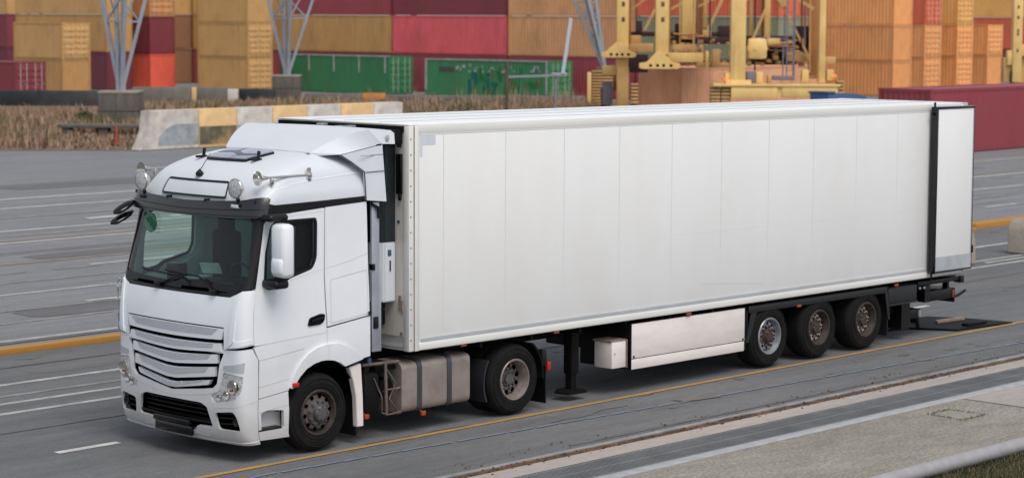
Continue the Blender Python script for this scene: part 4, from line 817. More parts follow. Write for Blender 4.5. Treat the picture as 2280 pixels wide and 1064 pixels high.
o = setting(mb.obj('tarmac_cracks', paint('crack_dark', lin((92, 90, 90), .6), .6), merge=False)); o.location.z = -.0058
# worn patch in the lane
mb = MB(); mb.add([(4.45, -2.02, 0), (4.95, -2.18, 0), (5.3, -2.30, 0), (5.15, -2.36, 0), (4.7, -2.3, 0), (4.5, -2.2, 0)], [(0, 1, 2, 3, 4, 5)]); o = setting(mb.obj('road_patch', paint('patch_brown', lin((120, 105, 95), .7), .6))); o.location.z = -.0005
# crane rail, drainage channel and quay apron in the foreground
M['steelrail'] = mat('worn_rail_steel', lin((150, 150, 153)), .35, metal=.4, noise=.25, scale=3, dirt=lin((90, 80, 72)), dirt_amt=.6, dirt_scale=2)
M['dirtgap'] = mat('debris_in_gap', lin((80, 62, 44), .8), .95, noise=.5, scale=8, dirt=lin((140, 100, 62), .8), dirt_amt=.9, dirt_scale=3, bump=.8, bscale=25)
M['conc'] = ground_mat('quay_concrete', lin((188, 176, 168), .7), lin((174, 170, 168), .67), grain=50, amt=.15, patchy=.15)
M['conc2'] = ground_mat('exposed_aggregate', lin((148, 142, 130), .66), lin((165, 160, 150), .68), grain=22, amt=.42, streak=(.5, 1, 1), bump=.6, patchy=.28, tar=lin((112, 110, 104), .65))
M['grate'] = mat('grating_steel', lin((132, 135, 137), .72), .6, metal=.1, noise=.2, scale=2)
mb = MB(); mb.box(-40, 80, -3.50, -3.42, -.06, .015, .006); setting(mb.obj('crane_rail', 'steelrail'))
sheet('rail_groove', -40, 80, -3.66, -3.50, -.006, 'dirtgap'); sheet('quay_edge_strip', -40, 80, -4.04, -3.66, -.002, 'conc')
mb = MB()
mb.box(-40, 80, -4.74, -4.05, -.06, -.012); setting(mb.obj('drain_channel', mat('drain_dark', lin((84, 86, 88), .7), .8)))
mb = MB(); x = -3.0
while x < 14: mb.box(x, x+.022, -4.74, -4.05, -.012, .001); x += .055
mb.box(14, 80, -4.74, -4.05, -.012, .001)
for y in (-4.7, -4.4, -4.1): mb.box(-3, 14, y-.008, y+.008, -.012, .0015)
mb.box(-40, -3, -4.74, -4.05, -.012, .001); setting(mb.obj('drain_grating', 'grate', merge=False))
mb = MB(); mb.box(-40, 80, -4.94, -4.745, -.05, .006, .003); setting(mb.obj('drain_kerb', mat('kerb_pale', lin((184, 186, 189), .66), .6, noise=.15, scale=6)))
sheet('quay_apron', -40, 7.45, -14, -4.945, -.001, 'conc2'); sheet('far_apron', 7.49, 80, -14, -4.945, -.001, M['conc'])
mb = MB(); random.seed(5)
dr_ = [(6.05, -5.28), (6.55, -5.28), (6.58, -5.86), (6.0, -5.86)]
for i in range(4):
    a, b_ = Vector(dr_[i]), Vector(dr_[(i+1) % 4])
    for k in range(70):
        p = a.lerp(b_, random.random()); p += Vector((random.gauss(0, .018), random.gauss(0, .018))); h = random.uniform(.015, .045); d = random.uniform(-.012, .012)
        mb.add([(p.x-.006, p.y, 0), (p.x+.006, p.y, 0), (p.x+d, p.y+d, h)], [(0, 1, 2)])
setting(mb.obj('weeds_round_drain', mat('weed_green', lin((96, 106, 60), .7), .9, noise=.3, scale=12), merge=False), kind='stuff', cat='weeds', label='thin green weeds growing round the square cover in the concrete')
mb = MB(); mb.box(6.08, 6.54, -5.83, -5.31, -.02, .004, .003); tag(mb.obj('drain_cover', mat('cover_concrete', lin((158, 154, 142), .7), .9, noise=.2, scale=15)), 'square concrete access cover edged with weeds in the near apron', 'drain cover')
# scattered grit along the rail
mb = MB(); random.seed(11)
for k in range(900):
    x = random.uniform(-3, 16); y = -3.58+random.gauss(0, .07) if random.random() < .8 else random.uniform(-3.45, -3.0); r_ = random.uniform(.006, .022)
    mb.add([(x-r_, y-r_*.6, 0), (x+r_, y-r_*.4, 0), (x+r_*.6, y+r_, 0), (x-r_*.7, y+r_*.8, 0), (x, y, r_*.9)], [(0, 1, 4), (1, 2, 4), (2, 3, 4), (3, 0, 4)])
setting(mb.obj('rail_debris', 'dirtgap', merge=False), kind='stuff', cat='debris', label='brown grit and leaf litter lying along the rail groove')
# pipe rail at the near corner
P0, P1 = Vector((-4.0, -7.60, .11)), Vector((13.0, -7.60, .11))
g0 = unit = (P1-P0).normalized()
PR = thing('pipe_rail', 'thick grey painted steel pipe rail beside the grass at the bottom right corner', 'railing', (4, -7.6, 0)); 
def rel(o, root): o.location = -Vector(root.location); return o
mb = MB(); mb.tube([P0.lerp(P1, i/20) for i in range(21)], .092, 24); rel(mb.obj('rail_pipe', mat('pipe_grey', lin((166, 163, 168), .78), .5, noise=.1, scale=5, dirt=lin((120, 110, 105)), dirt_amt=.35, dirt_scale=6), PR, ang=60), PR)
for k in range(5):
    p = P0.lerp(P1, .1+.2*k); mb = MB(); mb.box(p.x-.05, p.x+.05, p.y-.05, p.y+.05, -.1, .08, .01); rel(mb.obj('rail_post', 'steel', PR), PR)
def dist_line(p): return (Vector((p[0], p[1], 0))-Vector((P0.x, P0.y, 0))).cross(Vector((unit.x, unit.y, 0)).normalized()).z
mb = MB(); nrm = Vector((unit.y, -unit.x, 0)); 
mb.add([(P0-nrm*-.02).to_tuple()[:2]+(.002,), (P1-nrm*-.02).to_tuple()[:2]+(.002,), (P1+nrm*9).to_tuple()[:2]+(.002,), (P0+nrm*9).to_tuple()[:2]+(.002,)], [(0, 1, 2, 3)])
setting(mb.obj('verge_soil', mat('verge_soil', lin((70, 66, 44), .6), .95, noise=.5, scale=6)))
def blades(name, n, place, hmin, hmax, wd, cols, seed, lean=.35, label=None, cat='grass', tuft=1):
    random.seed(seed); V, F, MI = [], [], []
    for k in range(n):
        pt = place()
        if pt is None: continue
        for t in range(tuft):
            x, y = pt[0]+random.gauss(0, .05)*(tuft > 1), pt[1]+random.gauss(0, .05)*(tuft > 1); h = random.uniform(hmin, hmax)*(pt[2] if len(pt) > 2 else 1); a = random.uniform(0, 2*math.pi); dx, dy = math.cos(a)*wd/2, math.sin(a)*wd/2
            lx, ly = random.gauss(0, lean)*h, random.gauss(0, lean)*h; i = len(V); z = -.01
            V += [(x-dx, y-dy, z), (x+dx, y+dy, z), (x+dx*.7+lx*.4, y+dy*.7+ly*.4, z+h*.6), (x-dx*.7+lx*.4, y-dy*.7+ly*.4, z+h*.6), (x+lx, y+ly, z+h)]
            F += [(i, i+1, i+2, i+3), (i+3, i+2, i+4)]; ci = pt[3] if len(pt) > 3 else random.randrange(len(cols)); MI += [ci, ci]
    me = bpy.data.meshes.new(name); me.from_pydata(V, [], F)
    for c in cols: me.materials.append(c)
    me.polygons.foreach_set('material_index', MI); o = bpy.data.objects.new(name, me); COL.objects.link(o); return setting(o, kind='stuff', cat=cat, label=label)
def gm(n, c, k=.75): return mat(n, lin(c, k), .95, noise=.25, scale=3)
GV = [gm('verge_green', (86, 90, 56)), gm('verge_olive', (104, 98, 66)), gm('verge_straw', (134, 122, 88)), gm('verge_dark', (56, 60, 36))]
def pv():
    u = random.uniform(.05, .75); v = random.uniform(-.02, 1.5); p = P0.lerp(P1, u)+nrm*v; return (p.x, p.y)
blades('verge_grass', 26000, pv, .03, .11, .010, GV, 21, label='short green and straw coloured grass below the pipe rail')
# ---------------------------------------------------------------- kerb, barriers
M['ykerb'] = mat('kerb_yellow_paint', lin((196, 140, 62), .74), .7, noise=.12, scale=2, dirt=lin((120, 84, 40)), dirt_amt=.6, dirt_scale=2, stretch=(.5, 1, 1))
mb = MB()
for x0, x1 in ((-12, 3.1), (3.13, 12), (12.03, 20), (20.03, 29.2)): mb.box(x0, x1, 8.2, 8.42, -.05, .085, .012)
o = mb.obj('raised_kerb', 'ykerb'); tag(o, 'raised yellow painted kerb running left to right behind the lorry', 'kerb')
mb = MB()
mb.box(29.6, 60, 8.45, 8.85, -.05, .13, .015); tag(mb.obj('raised_kerb', 'ykerb'), 'raised orange-yellow kerb at the right edge behind the trailer door', 'kerb')
M['cblock'] = mat('old_concrete', lin((176, 164, 150), .8), .85, noise=.12, scale=3, dirt=lin((120, 105, 90)), dirt_amt=.6, dirt_scale=2.5, bump=.4, bscale=12)
def dome_block(x, y, label):
    t = thing('concrete_buffer', label, 'barrier', (x, y, 0))
    mb = MB(); mb.prism([(-.28, 0), (.28, 0), (.25, .55), (.17, .72), (.05, .80), (-.12, .80), (-.22, .68), (-.26, .5)], -.25, .25, 'y', .03); mb.obj('concrete_body', 'cblock', t)
    mb = MB(); mb.box(-.06, .12, -.262, -.245, .28, .44); mb.obj('socket', 'void', t); return t
dome_block(22.25, 4.35, 'rounded concrete buffer with a black socket just behind the open trailer door')
dome_block(25.35, 4.6, 'rounded concrete buffer cut off by the right edge of the photo')
# long painted concrete barrier: every block its own thing
BY = 49.3; bx = 34.1
bw = [2.55, 2.0, 1.95, 1.9, 1.95, 1.95, 1.75]
M['bwht'] = mat('barrier_white', lin((208, 200, 192), .9), .85, noise=.1, scale=2, dirt=lin((120, 112, 104)), dirt_amt=.6, dirt_scale=1.6, bump=.3, bscale=10)
M['byel'] = mat('barrier_yellow', lin((228, 190, 138), .92), .85, noise=.08, scale=2, dirt=lin((150, 132, 100)), dirt_amt=.4, dirt_scale=1.6, bump=.3, bscale=10)
M['bgry'] = mat('barrier_weathered_grey', lin((170, 176, 182), .85), .9, noise=.25, scale=1.5, dirt=lin((104, 100, 92)), dirt_amt=.8, dirt_scale=1.2)
M['bmur'] = mat('barrier_weathered_brown', lin((112, 106, 88), .75), .9, noise=.3, scale=1.5, dirt=lin((206, 160, 90)), dirt_amt=.9, dirt_scale=.8)
x = bx; lb = ['white painted end block of the long barrier, flared foot at its left', 'second barrier block from the left, yellow above a brown mural patch', 'third barrier block, white with a grey lower half behind the cab roof deflector', 'fourth barrier block, yellow, just left of the roof deflector peak line', 'fifth barrier block, pale, showing above the trailer front', 'sixth barrier block, yellow, above the trailer roof', 'last barrier block at the right end, pale grey, above the trailer roof']
for i, w_ in enumerate(bw):
    t = thing('barrier_block', lb[i], 'barrier', (x+w_/2, BY+.3, 0), group='blocks of the long painted concrete barrier'); a, b_ = -w_/2+.012, w_/2-.012
    c = 'bwht' if i % 2 == 0 else 'byel'
    mb = MB()
    if i == 0: mb.prism([(a-.45, 0), (b_, 0), (b_, 1.57), (a+.05, 1.57), (a-.05, .75), (a-.3, .25)], -.3, .3, 'y', .02)
    else: mb.box(a, b_, -.3, .3, 0, 1.57, .02)
    mb.obj('block', c, t)
    mb = MB()
    if i == 0: mb.prism([(a+.45, .16), (b_-.03, .16), (b_-.03, 1.0), (a+1.3, 1.0), (a+.8, .8), (a+.5, .5)], -.308, -.30, 'y')
    else: mb.box(a+.02, b_-.02, -.308, -.30, .02 if i != 1 else .12, .86)
    mb.obj('weathered_patch', 'bgry' if i % 2 == 0 else 'bmur', t); x += w_
# ---------------------------------------------------------------- towers
CF = (CP[0], CP[1]); FW = (math.cos(YAW), math.sin(YAW)); RT = (math.sin(YAW), -math.cos(YAW))
def fpt(px_lat, D): return (CF[0]+FW[0]*D+RT[0]*px_lat, CF[1]+FW[1]*D+RT[1]*px_lat)
def latD(px, D): return (px-1140)/4871.7*D
def at(px, D): return fpt(latD(px, D), D)
M['mast'] = mat('galvanised_mast', lin((160, 166, 176), .85), .45, metal=.2, noise=.12, scale=1)
M['ped'] = mat('stained_concrete', lin((112, 106, 100), .75), .95, noise=.3, scale=1.2, dirt=lin((60, 58, 54)), dirt_amt=.8, dirt_scale=1.1, stretch=(2, 2, .6))
def mast(loc, pw, ph, hh, spread, rz, label, lean=1.):
    t = thing('lattice_mast', label, 'mast', (loc[0], loc[1], 0), rz, 'lattice floodlight masts along the yard')
    p = MB(); p.box(-pw/2, pw/2, -pw/2, pw/2, 0, ph, .03); pd = p.obj('pedestal', 'ped', t)
    p = MB(); p.box(-pw/2-.02, pw/2+.02, -pw/2-.02, pw/2+.02, ph-.09, ph+.02, .01); p.obj('capping', mat('cap_pale', lin((165, 155, 145), .75), .9), pd)
    p = MB(); p.box(-pw/2-.004, pw/2+.004, -pw/2-.004, pw/2+.004, ph*.46, ph*.475); p.box(-.1, -.085, -pw/2-.004, pw/2+.004, 0.1, ph-.1); p.obj('joint', 'void', pd)
    H = ph+hh; k = hh
    for i in range(2):
        p = MB(); p.tube([(-.13+.26*i, 0, ph), (-.16+.32*i, 0, H)], .11, 8); p.obj('column', 'mast', t)
    p = MB(); p.beam((-.10, -.1, ph), (-.10, -.1, H), .03); p.beam((.10, -.1, ph), (.10, -.1, H), .03)
    for j in range(int(hh/.6)): p.beam((-.115, -.1, ph+.5+j*.6), (.115, -.1, ph+.5+j*.6), .035)
    p.obj('ladder_rungs', 'mast', t)
    for (dx, dy) in ((-spread, .35), (spread*1.35, .1), (-.35, spread), (.4, -spread*.8)):
        p = MB(); p.beam((dx*.04, dy*.04, ph-.02), (dx, dy, H), .17, .17); p.obj('strut', 'mast', t)
    z = ph+k*.72; f = .72
    p = MB(); c = [(-spread*f, .35*f), (.4*f, -spread*.8*f), (spread*1.35*f, .1*f), (-.35*f, spread*f)]
    for i in range(4): p.beam((c[i][0], c[i][1], z), (c[(i+1) % 4][0], c[(i+1) % 4][1], z), .08); 
    p.beam((c[0][0], c[0][1], z), (c[2][0], c[2][1], z), .08)
    for i in range(4): q_ = c[(i+1) % 4]; p.beam((c[i][0], c[i][1], z), (q_[0]*1.39*.55, q_[1]*1.39*.55, H), .07)
    p.obj('cross_brace', 'mast', t); return t
RZ = YAW-math.pi/2
mast((43.9, 64.4), 1.85, 1.75, 4.6, .95, RZ, 'nearest lattice mast on a square stained concrete plinth, in front of the red container')
mast((72.9, 86.0), 1.75, 1.55, 5.1, 1.3, RZ, 'middle lattice mast on a concrete plinth in front of the left green container')
x, y = fpt((1342-1140)/4871.7*131, 131); t = thing('lattice_mast', 'farthest lattice mast, leaning left above the yellow slatted block beside the cranes', 'mast', (x, y, 0), RZ, 'lattice floodlight masts along the yard')
p = MB(); p.box(-.45, .45, .1, .9, 0, 2.36, .02); p.obj('pedestal', 'ped', t)
TP = [(-2.15, .3), (-.62, .3), (-1.3, .9), (-1.2, -.3)]
for (dx, dy) in TP: p = MB(); p.beam((.10+dx*.03, .5, 2.3), (dx, dy, 7.2), .2, .2); p.obj('strut', 'mast', t)
p = MB(); P_ = [[Vector((.1+dx*.03, .5, 2.3)).lerp(Vector((dx, dy, 7.2)), f) for dx, dy in TP] for f in (.3, .55, .8, 1.0)]
for a in range(4):
    for k_ in ((0, 2), (2, 1), (1, 3), (3, 0)):
        p.beam(P_[a][k_[0]], P_[a][k_[1]], .07)
        if a < 3: p.beam(P_[a][k_[0]], P_[a+1][k_[1]], .06)
p.obj('cross_brace', 'mast', t)
# slab and cone at the grass edge
p_ = at(232, 97); mb = MB(); mb.box(-2.0, 2.0, -.5, .5, .42, .56, .02); mb.box(-1.8, -1.5, -.4, .4, 0, .42); mb.box(1.5, 1.8, -.4, .4, 0, .42); mb.box(-.2, .2, -.4, .4, 0, .42)
o = tag(mb.obj('concrete_slab', 'ped'), 'low concrete slab lying in the dry grass in front of the left mast plinth', 'slab'); o.location = (p_[0], p_[1], 0); o.rotation_euler = (0, 0, RZ)
p_ = at(258, 90.5); t = thing('traffic_cone', 'thin faded red marker cone in the dry grass left of the long barrier', 'cone', (p_[0], p_[1], 0)); mb = MB(); mb.lathe([(.10, 0), (.09, .06), (.03, .82), (.0, .84)], (0, 0, 0), 14, 'z'); mb.obj('cone_body', mat('cone_red', lin((176, 78, 62), .85), .8, noise=.2), t); mb = MB(); mb.box(-.16, .16, -.16, .16, 0, .04, .01); mb.obj('cone_base', 'black', t)
# low barriers at the far side of the grass
M['lowc'] = mat('low_wall_concrete', lin((130, 124, 118), .75), .9, noise=.25, scale=1, dirt=lin((90, 84, 78)), dirt_amt=.6)
def low(px0, px1, D, z0, z1, m, name, label, cat, th=.5):
    a, b_ = at(px0, D), at(px1, D); L_ = math.dist(a, b_); t = bpy.data.objects.new(name, None)
    mb = MB(); mb.box(-L_/2, L_/2, -th/2, th/2, z0, z1, .02); n = int(L_/2.2)
    for i in range(1, n+1): mb.box(-L_/2+i*L_/(n+1)-.02, -L_/2+i*L_/(n+1)+.02, -th/2-.01, th/2+.01, z0, z1+.01)
    o = mb.obj(name, m); o.location = ((a[0]+b_[0])/2, (a[1]+b_[1])/2, 0); o.rotation_euler = (0, 0, RZ); return tag(o, label, cat)
dk = mat('black_sheeting', lin((34, 44, 48), .7), .6, noise=.4, scale=.8, dirt=lin((90, 84, 80)), dirt_amt=.5, dirt_scale=.5)
low(-40, 222, 130, -.1, .90, dk, 'sheeted_wall', 'low black sheeted wall behind the dry grass at the far left', 'wall')
low(296, 425, 133, 0, 1.02, 'lowc', 'concrete_wall', 'low grey concrete wall left of the yellow post below the red container', 'wall')
low(438, 520, 134, 0, .98, 'lowc', 'concrete_wall', 'low grey concrete wall right of the yellow post', 'wall')
low(427, 437, 133.4, 0, 1.0, 'byel', 'marker_post', 'short yellow painted marker post in the low wall', 'post', .3)
low(508, 530, 132, 0, .95, 'bwht', 'white_block', 'small white block at the right end of the low grey wall', 'block')
low(531, 612, 135, 0, .88, dk, 'sheeted_wall', 'short black sheeted wall left of the middle mast plinth', 'wall')
low(680, 806, 137, 0, .55, 'lowc', 'concrete_wall', 'low grey wall under the left green container', 'wall')
low(807, 857, 136.5, 0, .58, mat('orange_block_paint', lin((214, 140, 70), .8), .8, noise=.15), 'orange_block', 'small orange painted block standing in the weeds under the green container', 'block')
low(858, 1300, 137.5, 0, .42, 'lowc', 'concrete_wall', 'long low grey wall under the right green container', 'wall')
# ---------------------------------------------------------------- dry weeds
mb = MB()
a, b_, c_, d_ = (29.0, 54.0), (34.2, 49.1), (60, 49.1), (72, 62)
poly = [fpt(-60, 87.6), (29.76, 53.27), (33.95, 49.38), (50, 49.6), fpt(12, 112), fpt(12, 140), fpt(-60, 140)]
mb.add([(x, y, -.004) for x, y in poly], [tuple(range(len(poly)))])
setting(mb.obj('weed_ground', mat('dry_soil', lin((128, 104, 86), .7), .95, noise=.3, scale=.8)))
DG = [gm('dry_pink', (178, 148, 126), .8), gm('dry_tan', (172, 144, 110), .8), gm('dry_brown', (128, 102, 80), .8), gm('weed_olive', (114, 112, 72), .75), gm('dry_pale', (196, 168, 148), .8), gm('dry_dark', (84, 64, 52), .75)]
def clump(x, y): return math.sin(x*.9+1.3*math.sin(y*.7))*math.sin(y*.8+1.7*math.sin(x*.5))
def pg():
    D = random.uniform(87.9, 138)**1.0; l = random.uniform(-(1140+30)/4871.7*D-1, latD(1330, D)); 
    if D > 92 and random.random() < (D-92)/46*.35: return None
    x, y = fpt(l, D)
    if y < 49.75: return None
    if y < 50.2 and x > 33.2: return None
    if math.hypot(x-43.9, y-64.4) < 1.4: return None
    if D < 90.2: hs = .35+.4*random.random()
    elif D > 125: hs = .55
    else: hs = .8
    if D > 117 and l/D*4871.7+1140 < 226: return None
    c = clump(x, y); hs *= .65+.5*(c+1)/2+random.random()*.15
    if 232-115 < 1140+l/D*4871.7 < 330 and D < 97: hs *= .45
    r = random.random(); k = clump(x*.55+9, y*.6)
    ci = 3 if (k > .35 and r < .6) else (5 if r < .13 else (2 if r < .33 else (0 if r < .62 else (1 if r < .85 else 4))))
    return (x, y, hs, ci)
blades('dry_weeds', 15000, pg, .35, .95, .045, DG, 31, .22, 'tall dry reddish weeds filling the strip between the asphalt and the container yard', 'weeds', tuft=5)
def pg2():
    D = random.choice([random.uniform(124, 133), random.uniform(118, 128)]); px = random.choice([random.uniform(640, 1310), random.uniform(1000, 1300)]); x, y = at(px, D); return (x, y, random.uniform(.6, 1.25), random.choice([0, 0, 1, 3, 4, 4]))
blades('tall_weed_stalks', 110, pg2, .7, 1.5, .04, DG, 41, .08, 'sparse tall weed stalks in front of the green containers', 'weeds', tuft=4)
def bush(px, D, r_, h, label, m):
    x, y = at(px, D); random.seed(int(px)); V, F = [], []
    for k in range(260):
        a = random.uniform(0, 6.28); rr = r_*math.sqrt(random.random()); z = random.uniform(.02, h)*(1-.5*(rr/r_)**2); s = random.uniform(.05, .12); b1 = Vector((math.cos(a)*rr, math.sin(a)*rr, z)); u = Vector((random.gauss(0, 1), random.gauss(0, 1), random.gauss(0, 1))).normalized()*s; v_ = u.orthogonal().normalized()*s*.6; i = len(V)
        V += [b1-u, b1+v_, b1+u, b1-v_]; F.append((i, i+1, i+2, i+3))
    mb = MB(); mb.add(V, F); 
    for k in range(5): mb.tube([(0, 0, 0), (random.uniform(-.5, .5)*r_, random.uniform(-.5, .5)*r_, h*.7)], .012, 5)
    o = tag(mb.obj('bush', m, merge=False), label, 'bush'); o.location = (x, y, 0)
dkg = gm('bush_dark_green', (76, 78, 48), .7)
bush(185, 108, .45, .85, 'small dark green bush in the dry grass left of the near mast plinth', dkg)
bush(1030, 117, 1.0, 1.0, 'low dark green bush in the weeds just above the trailer roof', dkg)
# wooden post and boom lamp
x, y = at(1127, 112); t = thing('wooden_post', 'weathered wooden post standing in the weeds in front of the right green container', 'post', (x, y, 0)); mb = MB(); mb.tube([(0, 0, 0), (.01, 0, 1.4), (0, 0, 2.95)], .09, 8); mb.obj('post_shaft', mat('old_wood', lin((104, 90, 76), .75), .95, noise=.3, scale=2, stretch=(3, 3, .5)), t); mb = MB(); mb.tube([(0, 0, 2.9), (0, 0, 3.0)], .11, 8); mb.obj('post_cap', 'ped', t)
x, y = at(1236, 119); t = thing('raised_boom', 'pale blue-white boom tilted up from a thin grey stand beside the right green container', 'boom', (x, y, 0), RZ)
mb = MB(); mb.tube([(0, 0, 0), (0, 0, 2.15)], .05, 8); mb.obj('stand', 'mast', t)
mb = MB(); mb.box(-.25, .62, -.12, .12, 2.12, 2.34, .03); mb.obj('boom_bracket', 'mast', t)
mb = MB(); mb.beam((.38, 0, 2.3), (.80, 0, 5.3), .34, .18); mb.obj('boom_arm', mat('boom_pale', lin((196, 208, 226), .9), .5, noise=.05), t)
mb = MB(); mb.beam((-2.7, .2, 2.1), (-.2, 0, 2.2), .12); mb.obj('boom_rail', 'mast', t)
# ---------------------------------------------------------------- containers
CM = {}
def cmat(key, c, k=.8, dirt=(90, 66, 48), da=.35):
    c = tuple(v*.86+g*.14 for v, g in zip(c, (138, 120, 106)))
    if key not in CM: CM[key] = mat('container_'+key, lin(c, k*1.62), .6, noise=.10, scale=.5, dirt=lin(dirt, .8), dirt_amt=da, dirt_scale=.9, stretch=(1, 1, .45))
    return CM[key]
CC = {'tan': (184, 140, 82), 'tan2': (174, 128, 70), 'ochre': (200, 142, 94), 'brown': (128, 86, 58), 'rusty': (186, 126, 76), 'maroon': (112, 36, 48), 'darkmaroon': (92, 28, 42), 'wine': (140, 50, 62), 'crimson': (214, 80, 90), 'orangered': (224, 84, 62), 'green': (28, 104, 60), 'green2': (34, 112, 66), 'sage': (118, 122, 100), 'vermilion': (200, 88, 58), 'warm': (220, 146, 84), 'warm2': (230, 154, 86), 'pinktan': (206, 146, 108), 'blue': (54, 84, 124), 'portred': (122, 34, 48), 'gold': (222, 162, 84)}  # warmest tans at the end have the orange glow mixed into them
SH = {}
def corr(mb, a, b_, z0, z1, out, pitch, dep):   # corrugated wall between plan points a and b; out = outward normal
    a = Vector(a); b_ = Vector(b_); L_ = (b_-a).length; n = max(2, round(L_/pitch)); d = (b_-a)/n; o = Vector(out)*dep; P = []
    for i in range(n):
        s = a+d*i; P += [s-o, s+d*.32-o, s+d*.5, s+d*.82]
    P.append(b_-o); V = [(p.x, p.y, z) for z in (z0, z1) for p in P]; m = len(P)
    mb.add(V, [(i, i+1, m+i+1, m+i) for i in range(m-1)])
def cmesh(L_, W_, H, door):
    key = (L_, W_, H, door)
    if key in SH: return SH[key]
    w = W_/2; l = L_/2; d = {}
    mb = MB()
    corr(mb, (-w+.02, -l+.1), (-w+.02, l-.1), .15, H-.1, (-1, 0), .28, .026); corr(mb, (w-.02, -l+.1), (w-.02, l-.1), .15, H-.1, (1, 0), .28, .026)
    corr(mb, (-w+.1, l-.02), (w-.1, l-.02), .15, H-.1, (0, 1), .28, .045)
    if not door: corr(mb, (-w+.1, -l+.02), (w-.1, -l+.02), .15, H-.1, (0, -1), .25, .026)
    mb.box(-w+.05, w-.05, -l+.05, l-.05, H-.06, H-.03); mb.box(-w+.05, w-.05, -l+.05, l-.05, .10, .14)
    d['shell'] = mb.mesh('shell', 20)
    mb = MB(); s = .13
    for x in (-w, w-s):
        for y in (-l, l-s): mb.box(x, x+s, y, y+s, 0, H)
        mb.box(x+.01, x+s-.02, -l+s, l-s, 0.02, .16); mb.box(x+.01 if x < 0 else x+.03, x+s-.03 if x < 0 else x+s-.01, -l+s, l-s, H-.12, H-.01)
    for y in (-l, l-s): mb.box(-w+s, w-s, y+.01, y+s-.01, 0.02, .16); mb.box(-w+s, w-s, y+.01, y+s-.01, H-.13, H-.01)
    for x in (-w-.006, w-.155):
        for y in (-l-.006, l-.155):
            for z in (-.004, H-.115): mb.box(x, x+.161, y, y+.161, z, z+.12)
    d['frame'] = mb.mesh('frame')
    if door:
        mb = MB(); mb.box(.01, w-s, -.02, .02, .17, H-.14)
        for k in range(5): mb.box(.06, w-s-.04, -.06, -.02, .28+k*(H-.48)/5, .28+(k+.62)*(H-.48)/5, .008)
        d['door'] = mb.mesh('door')
        mb = MB()
        for x in (.28*w, .68*w): mb.tube([(x, -.09, .1), (x, -.09, H-.08)], .028, 6); mb.beam((x, -.09, H*.42), (x+.22, -.09, H*.42), .03)
        d['bar'] = mb.mesh('bars')
    SH[key] = d; return d
def container(x, y, z, L_, H, col, label, door=False, W_=2.28, rz=0, group=None, corner=True, framecol=None, barcol=None, cat='container'):
    """x, y: ground position of the corner between the long west side and the south end (before rotation)"""
    off = Vector((W_/2, L_/2, 0)); off.rotate(Matrix.Rotation(rz, 3, 'Z')); d = cmesh(L_, W_, H, door)
    t = thing('shipping_container', label, cat, (x+off.x, y+off.y, z), rz, group); m = cmat(col, CC[col])
    link('corrugated_shell', d['shell'], None, t).data.materials or d['shell'].materials.append(m)
    def L2(name, me, mm, par):
        o = bpy.data.objects.new(name, me); COL.objects.link(o); o.parent = par
        if not me.materials: me.materials.append(mm)
        o.material_slots[0].link = 'OBJECT'; o.material_slots[0].material = mm; return o
    sh_ = t.children[0]; sh_.material_slots[0].link = 'OBJECT'; sh_.material_slots[0].material = m
    fm = M[framecol] if framecol else cmat(col+'_frame', CC[col], .72)
    L2('frame', d['frame'], fm, t)
    if door:
        for s in (0, 1):
            o = L2('door', d['door'], cmat(col+'_door', CC[col], .9), t); o.location = (0, -L_/2+.03, 0); 
            if s: o.rotation_euler = (0, 0, 0); o.scale = (-1, 1, 1)
            b2 = L2('locking_bars', d['bar'], M[barcol] if barcol else cmat('bars', (196, 176, 140), .8), o)
    return t
S20, S40, HS, HC = 5.65, 11.35, 2.42, 2.70
G1 = 'stacked shipping containers in the yard'
def stack(px, D, tiers, L_=S20, labels=(), xy=None, **k):
    x, y = xy or at(px, D); z = 0
    for (c, door, H), lab in zip(tiers, labels): container(x, y, z, L_, H, c, lab, door, group=G1, **k); z += H+.004
stack(35, 137, [('maroon', True, HS)], labels=['dark maroon container with pink doors at the lower left edge'], barcol='lw')
stack(140, 146, [('tan2', False, HS), ('tan', True, HS)], labels=['plain tan container at ground level beside the maroon doors', 'tan container with barred doors, upper of two at the left'])
stack(239, 157, [('darkmaroon', False, HC), ('tan2', False, HC), ('tan', False, HC)], S40, ['dark maroon long container behind the near mast at ground level', 'long tan container behind the near mast, second tier', 'long tan container across the top left corner, third tier'])
stack(18, 176, [('darkmaroon', False, HC), ('maroon', False, HC), ('tan', False, HC)], S40, ['deep maroon container at the far left edge, bottom', 'deep maroon container at the far left edge, second tier', 'tan container in the far top left corner'])
stack(335, 160, [('orangered', False, HS+.1), ('maroon', False, HC), ('rusty', True, HC)], labels=['bright orange-red container at ground level right of the near mast', 'dark wine-red container on top of the orange-red one', 'rust-stained tan container on top of the wine-red one'])
stack(384, 173, [('brown', False, HC), ('brown', False, HC), ('tan', False, HC)], labels=['dark brown container at ground level in the gap beside the tan stack', 'rusty brown container end, second tier in the gap', 'tan container above the rusty brown one in the gap'])
stack(552, 154, [('tan', True, HS), ('tan', True, HS), ('tan', False, HS)], labels=['tan container with barred door end, bottom of the stack left of the middle mast', 'tan container with barred door end, middle of the stack left of the middle mast', 'tan container with a plain end, top of the stack left of the middle mast'])
rowx, rowy = 89.48, 82.33
rows = [(2, ['wine', 'tan2', 'tan'], 'behind the left edge of the middle mast'), (1, ['wine', 'tan', 'wine'], 'above the left green container'), (0, ['wine', 'crimson', 'maroon'], 'in the middle above the gap between the green containers'), (-1, ['wine', 'ochre', 'ochre'], 'left of the gantry cranes'), (-2, ['wine', 'sage', 'vermilion'], 'behind the gantry crane legs')]
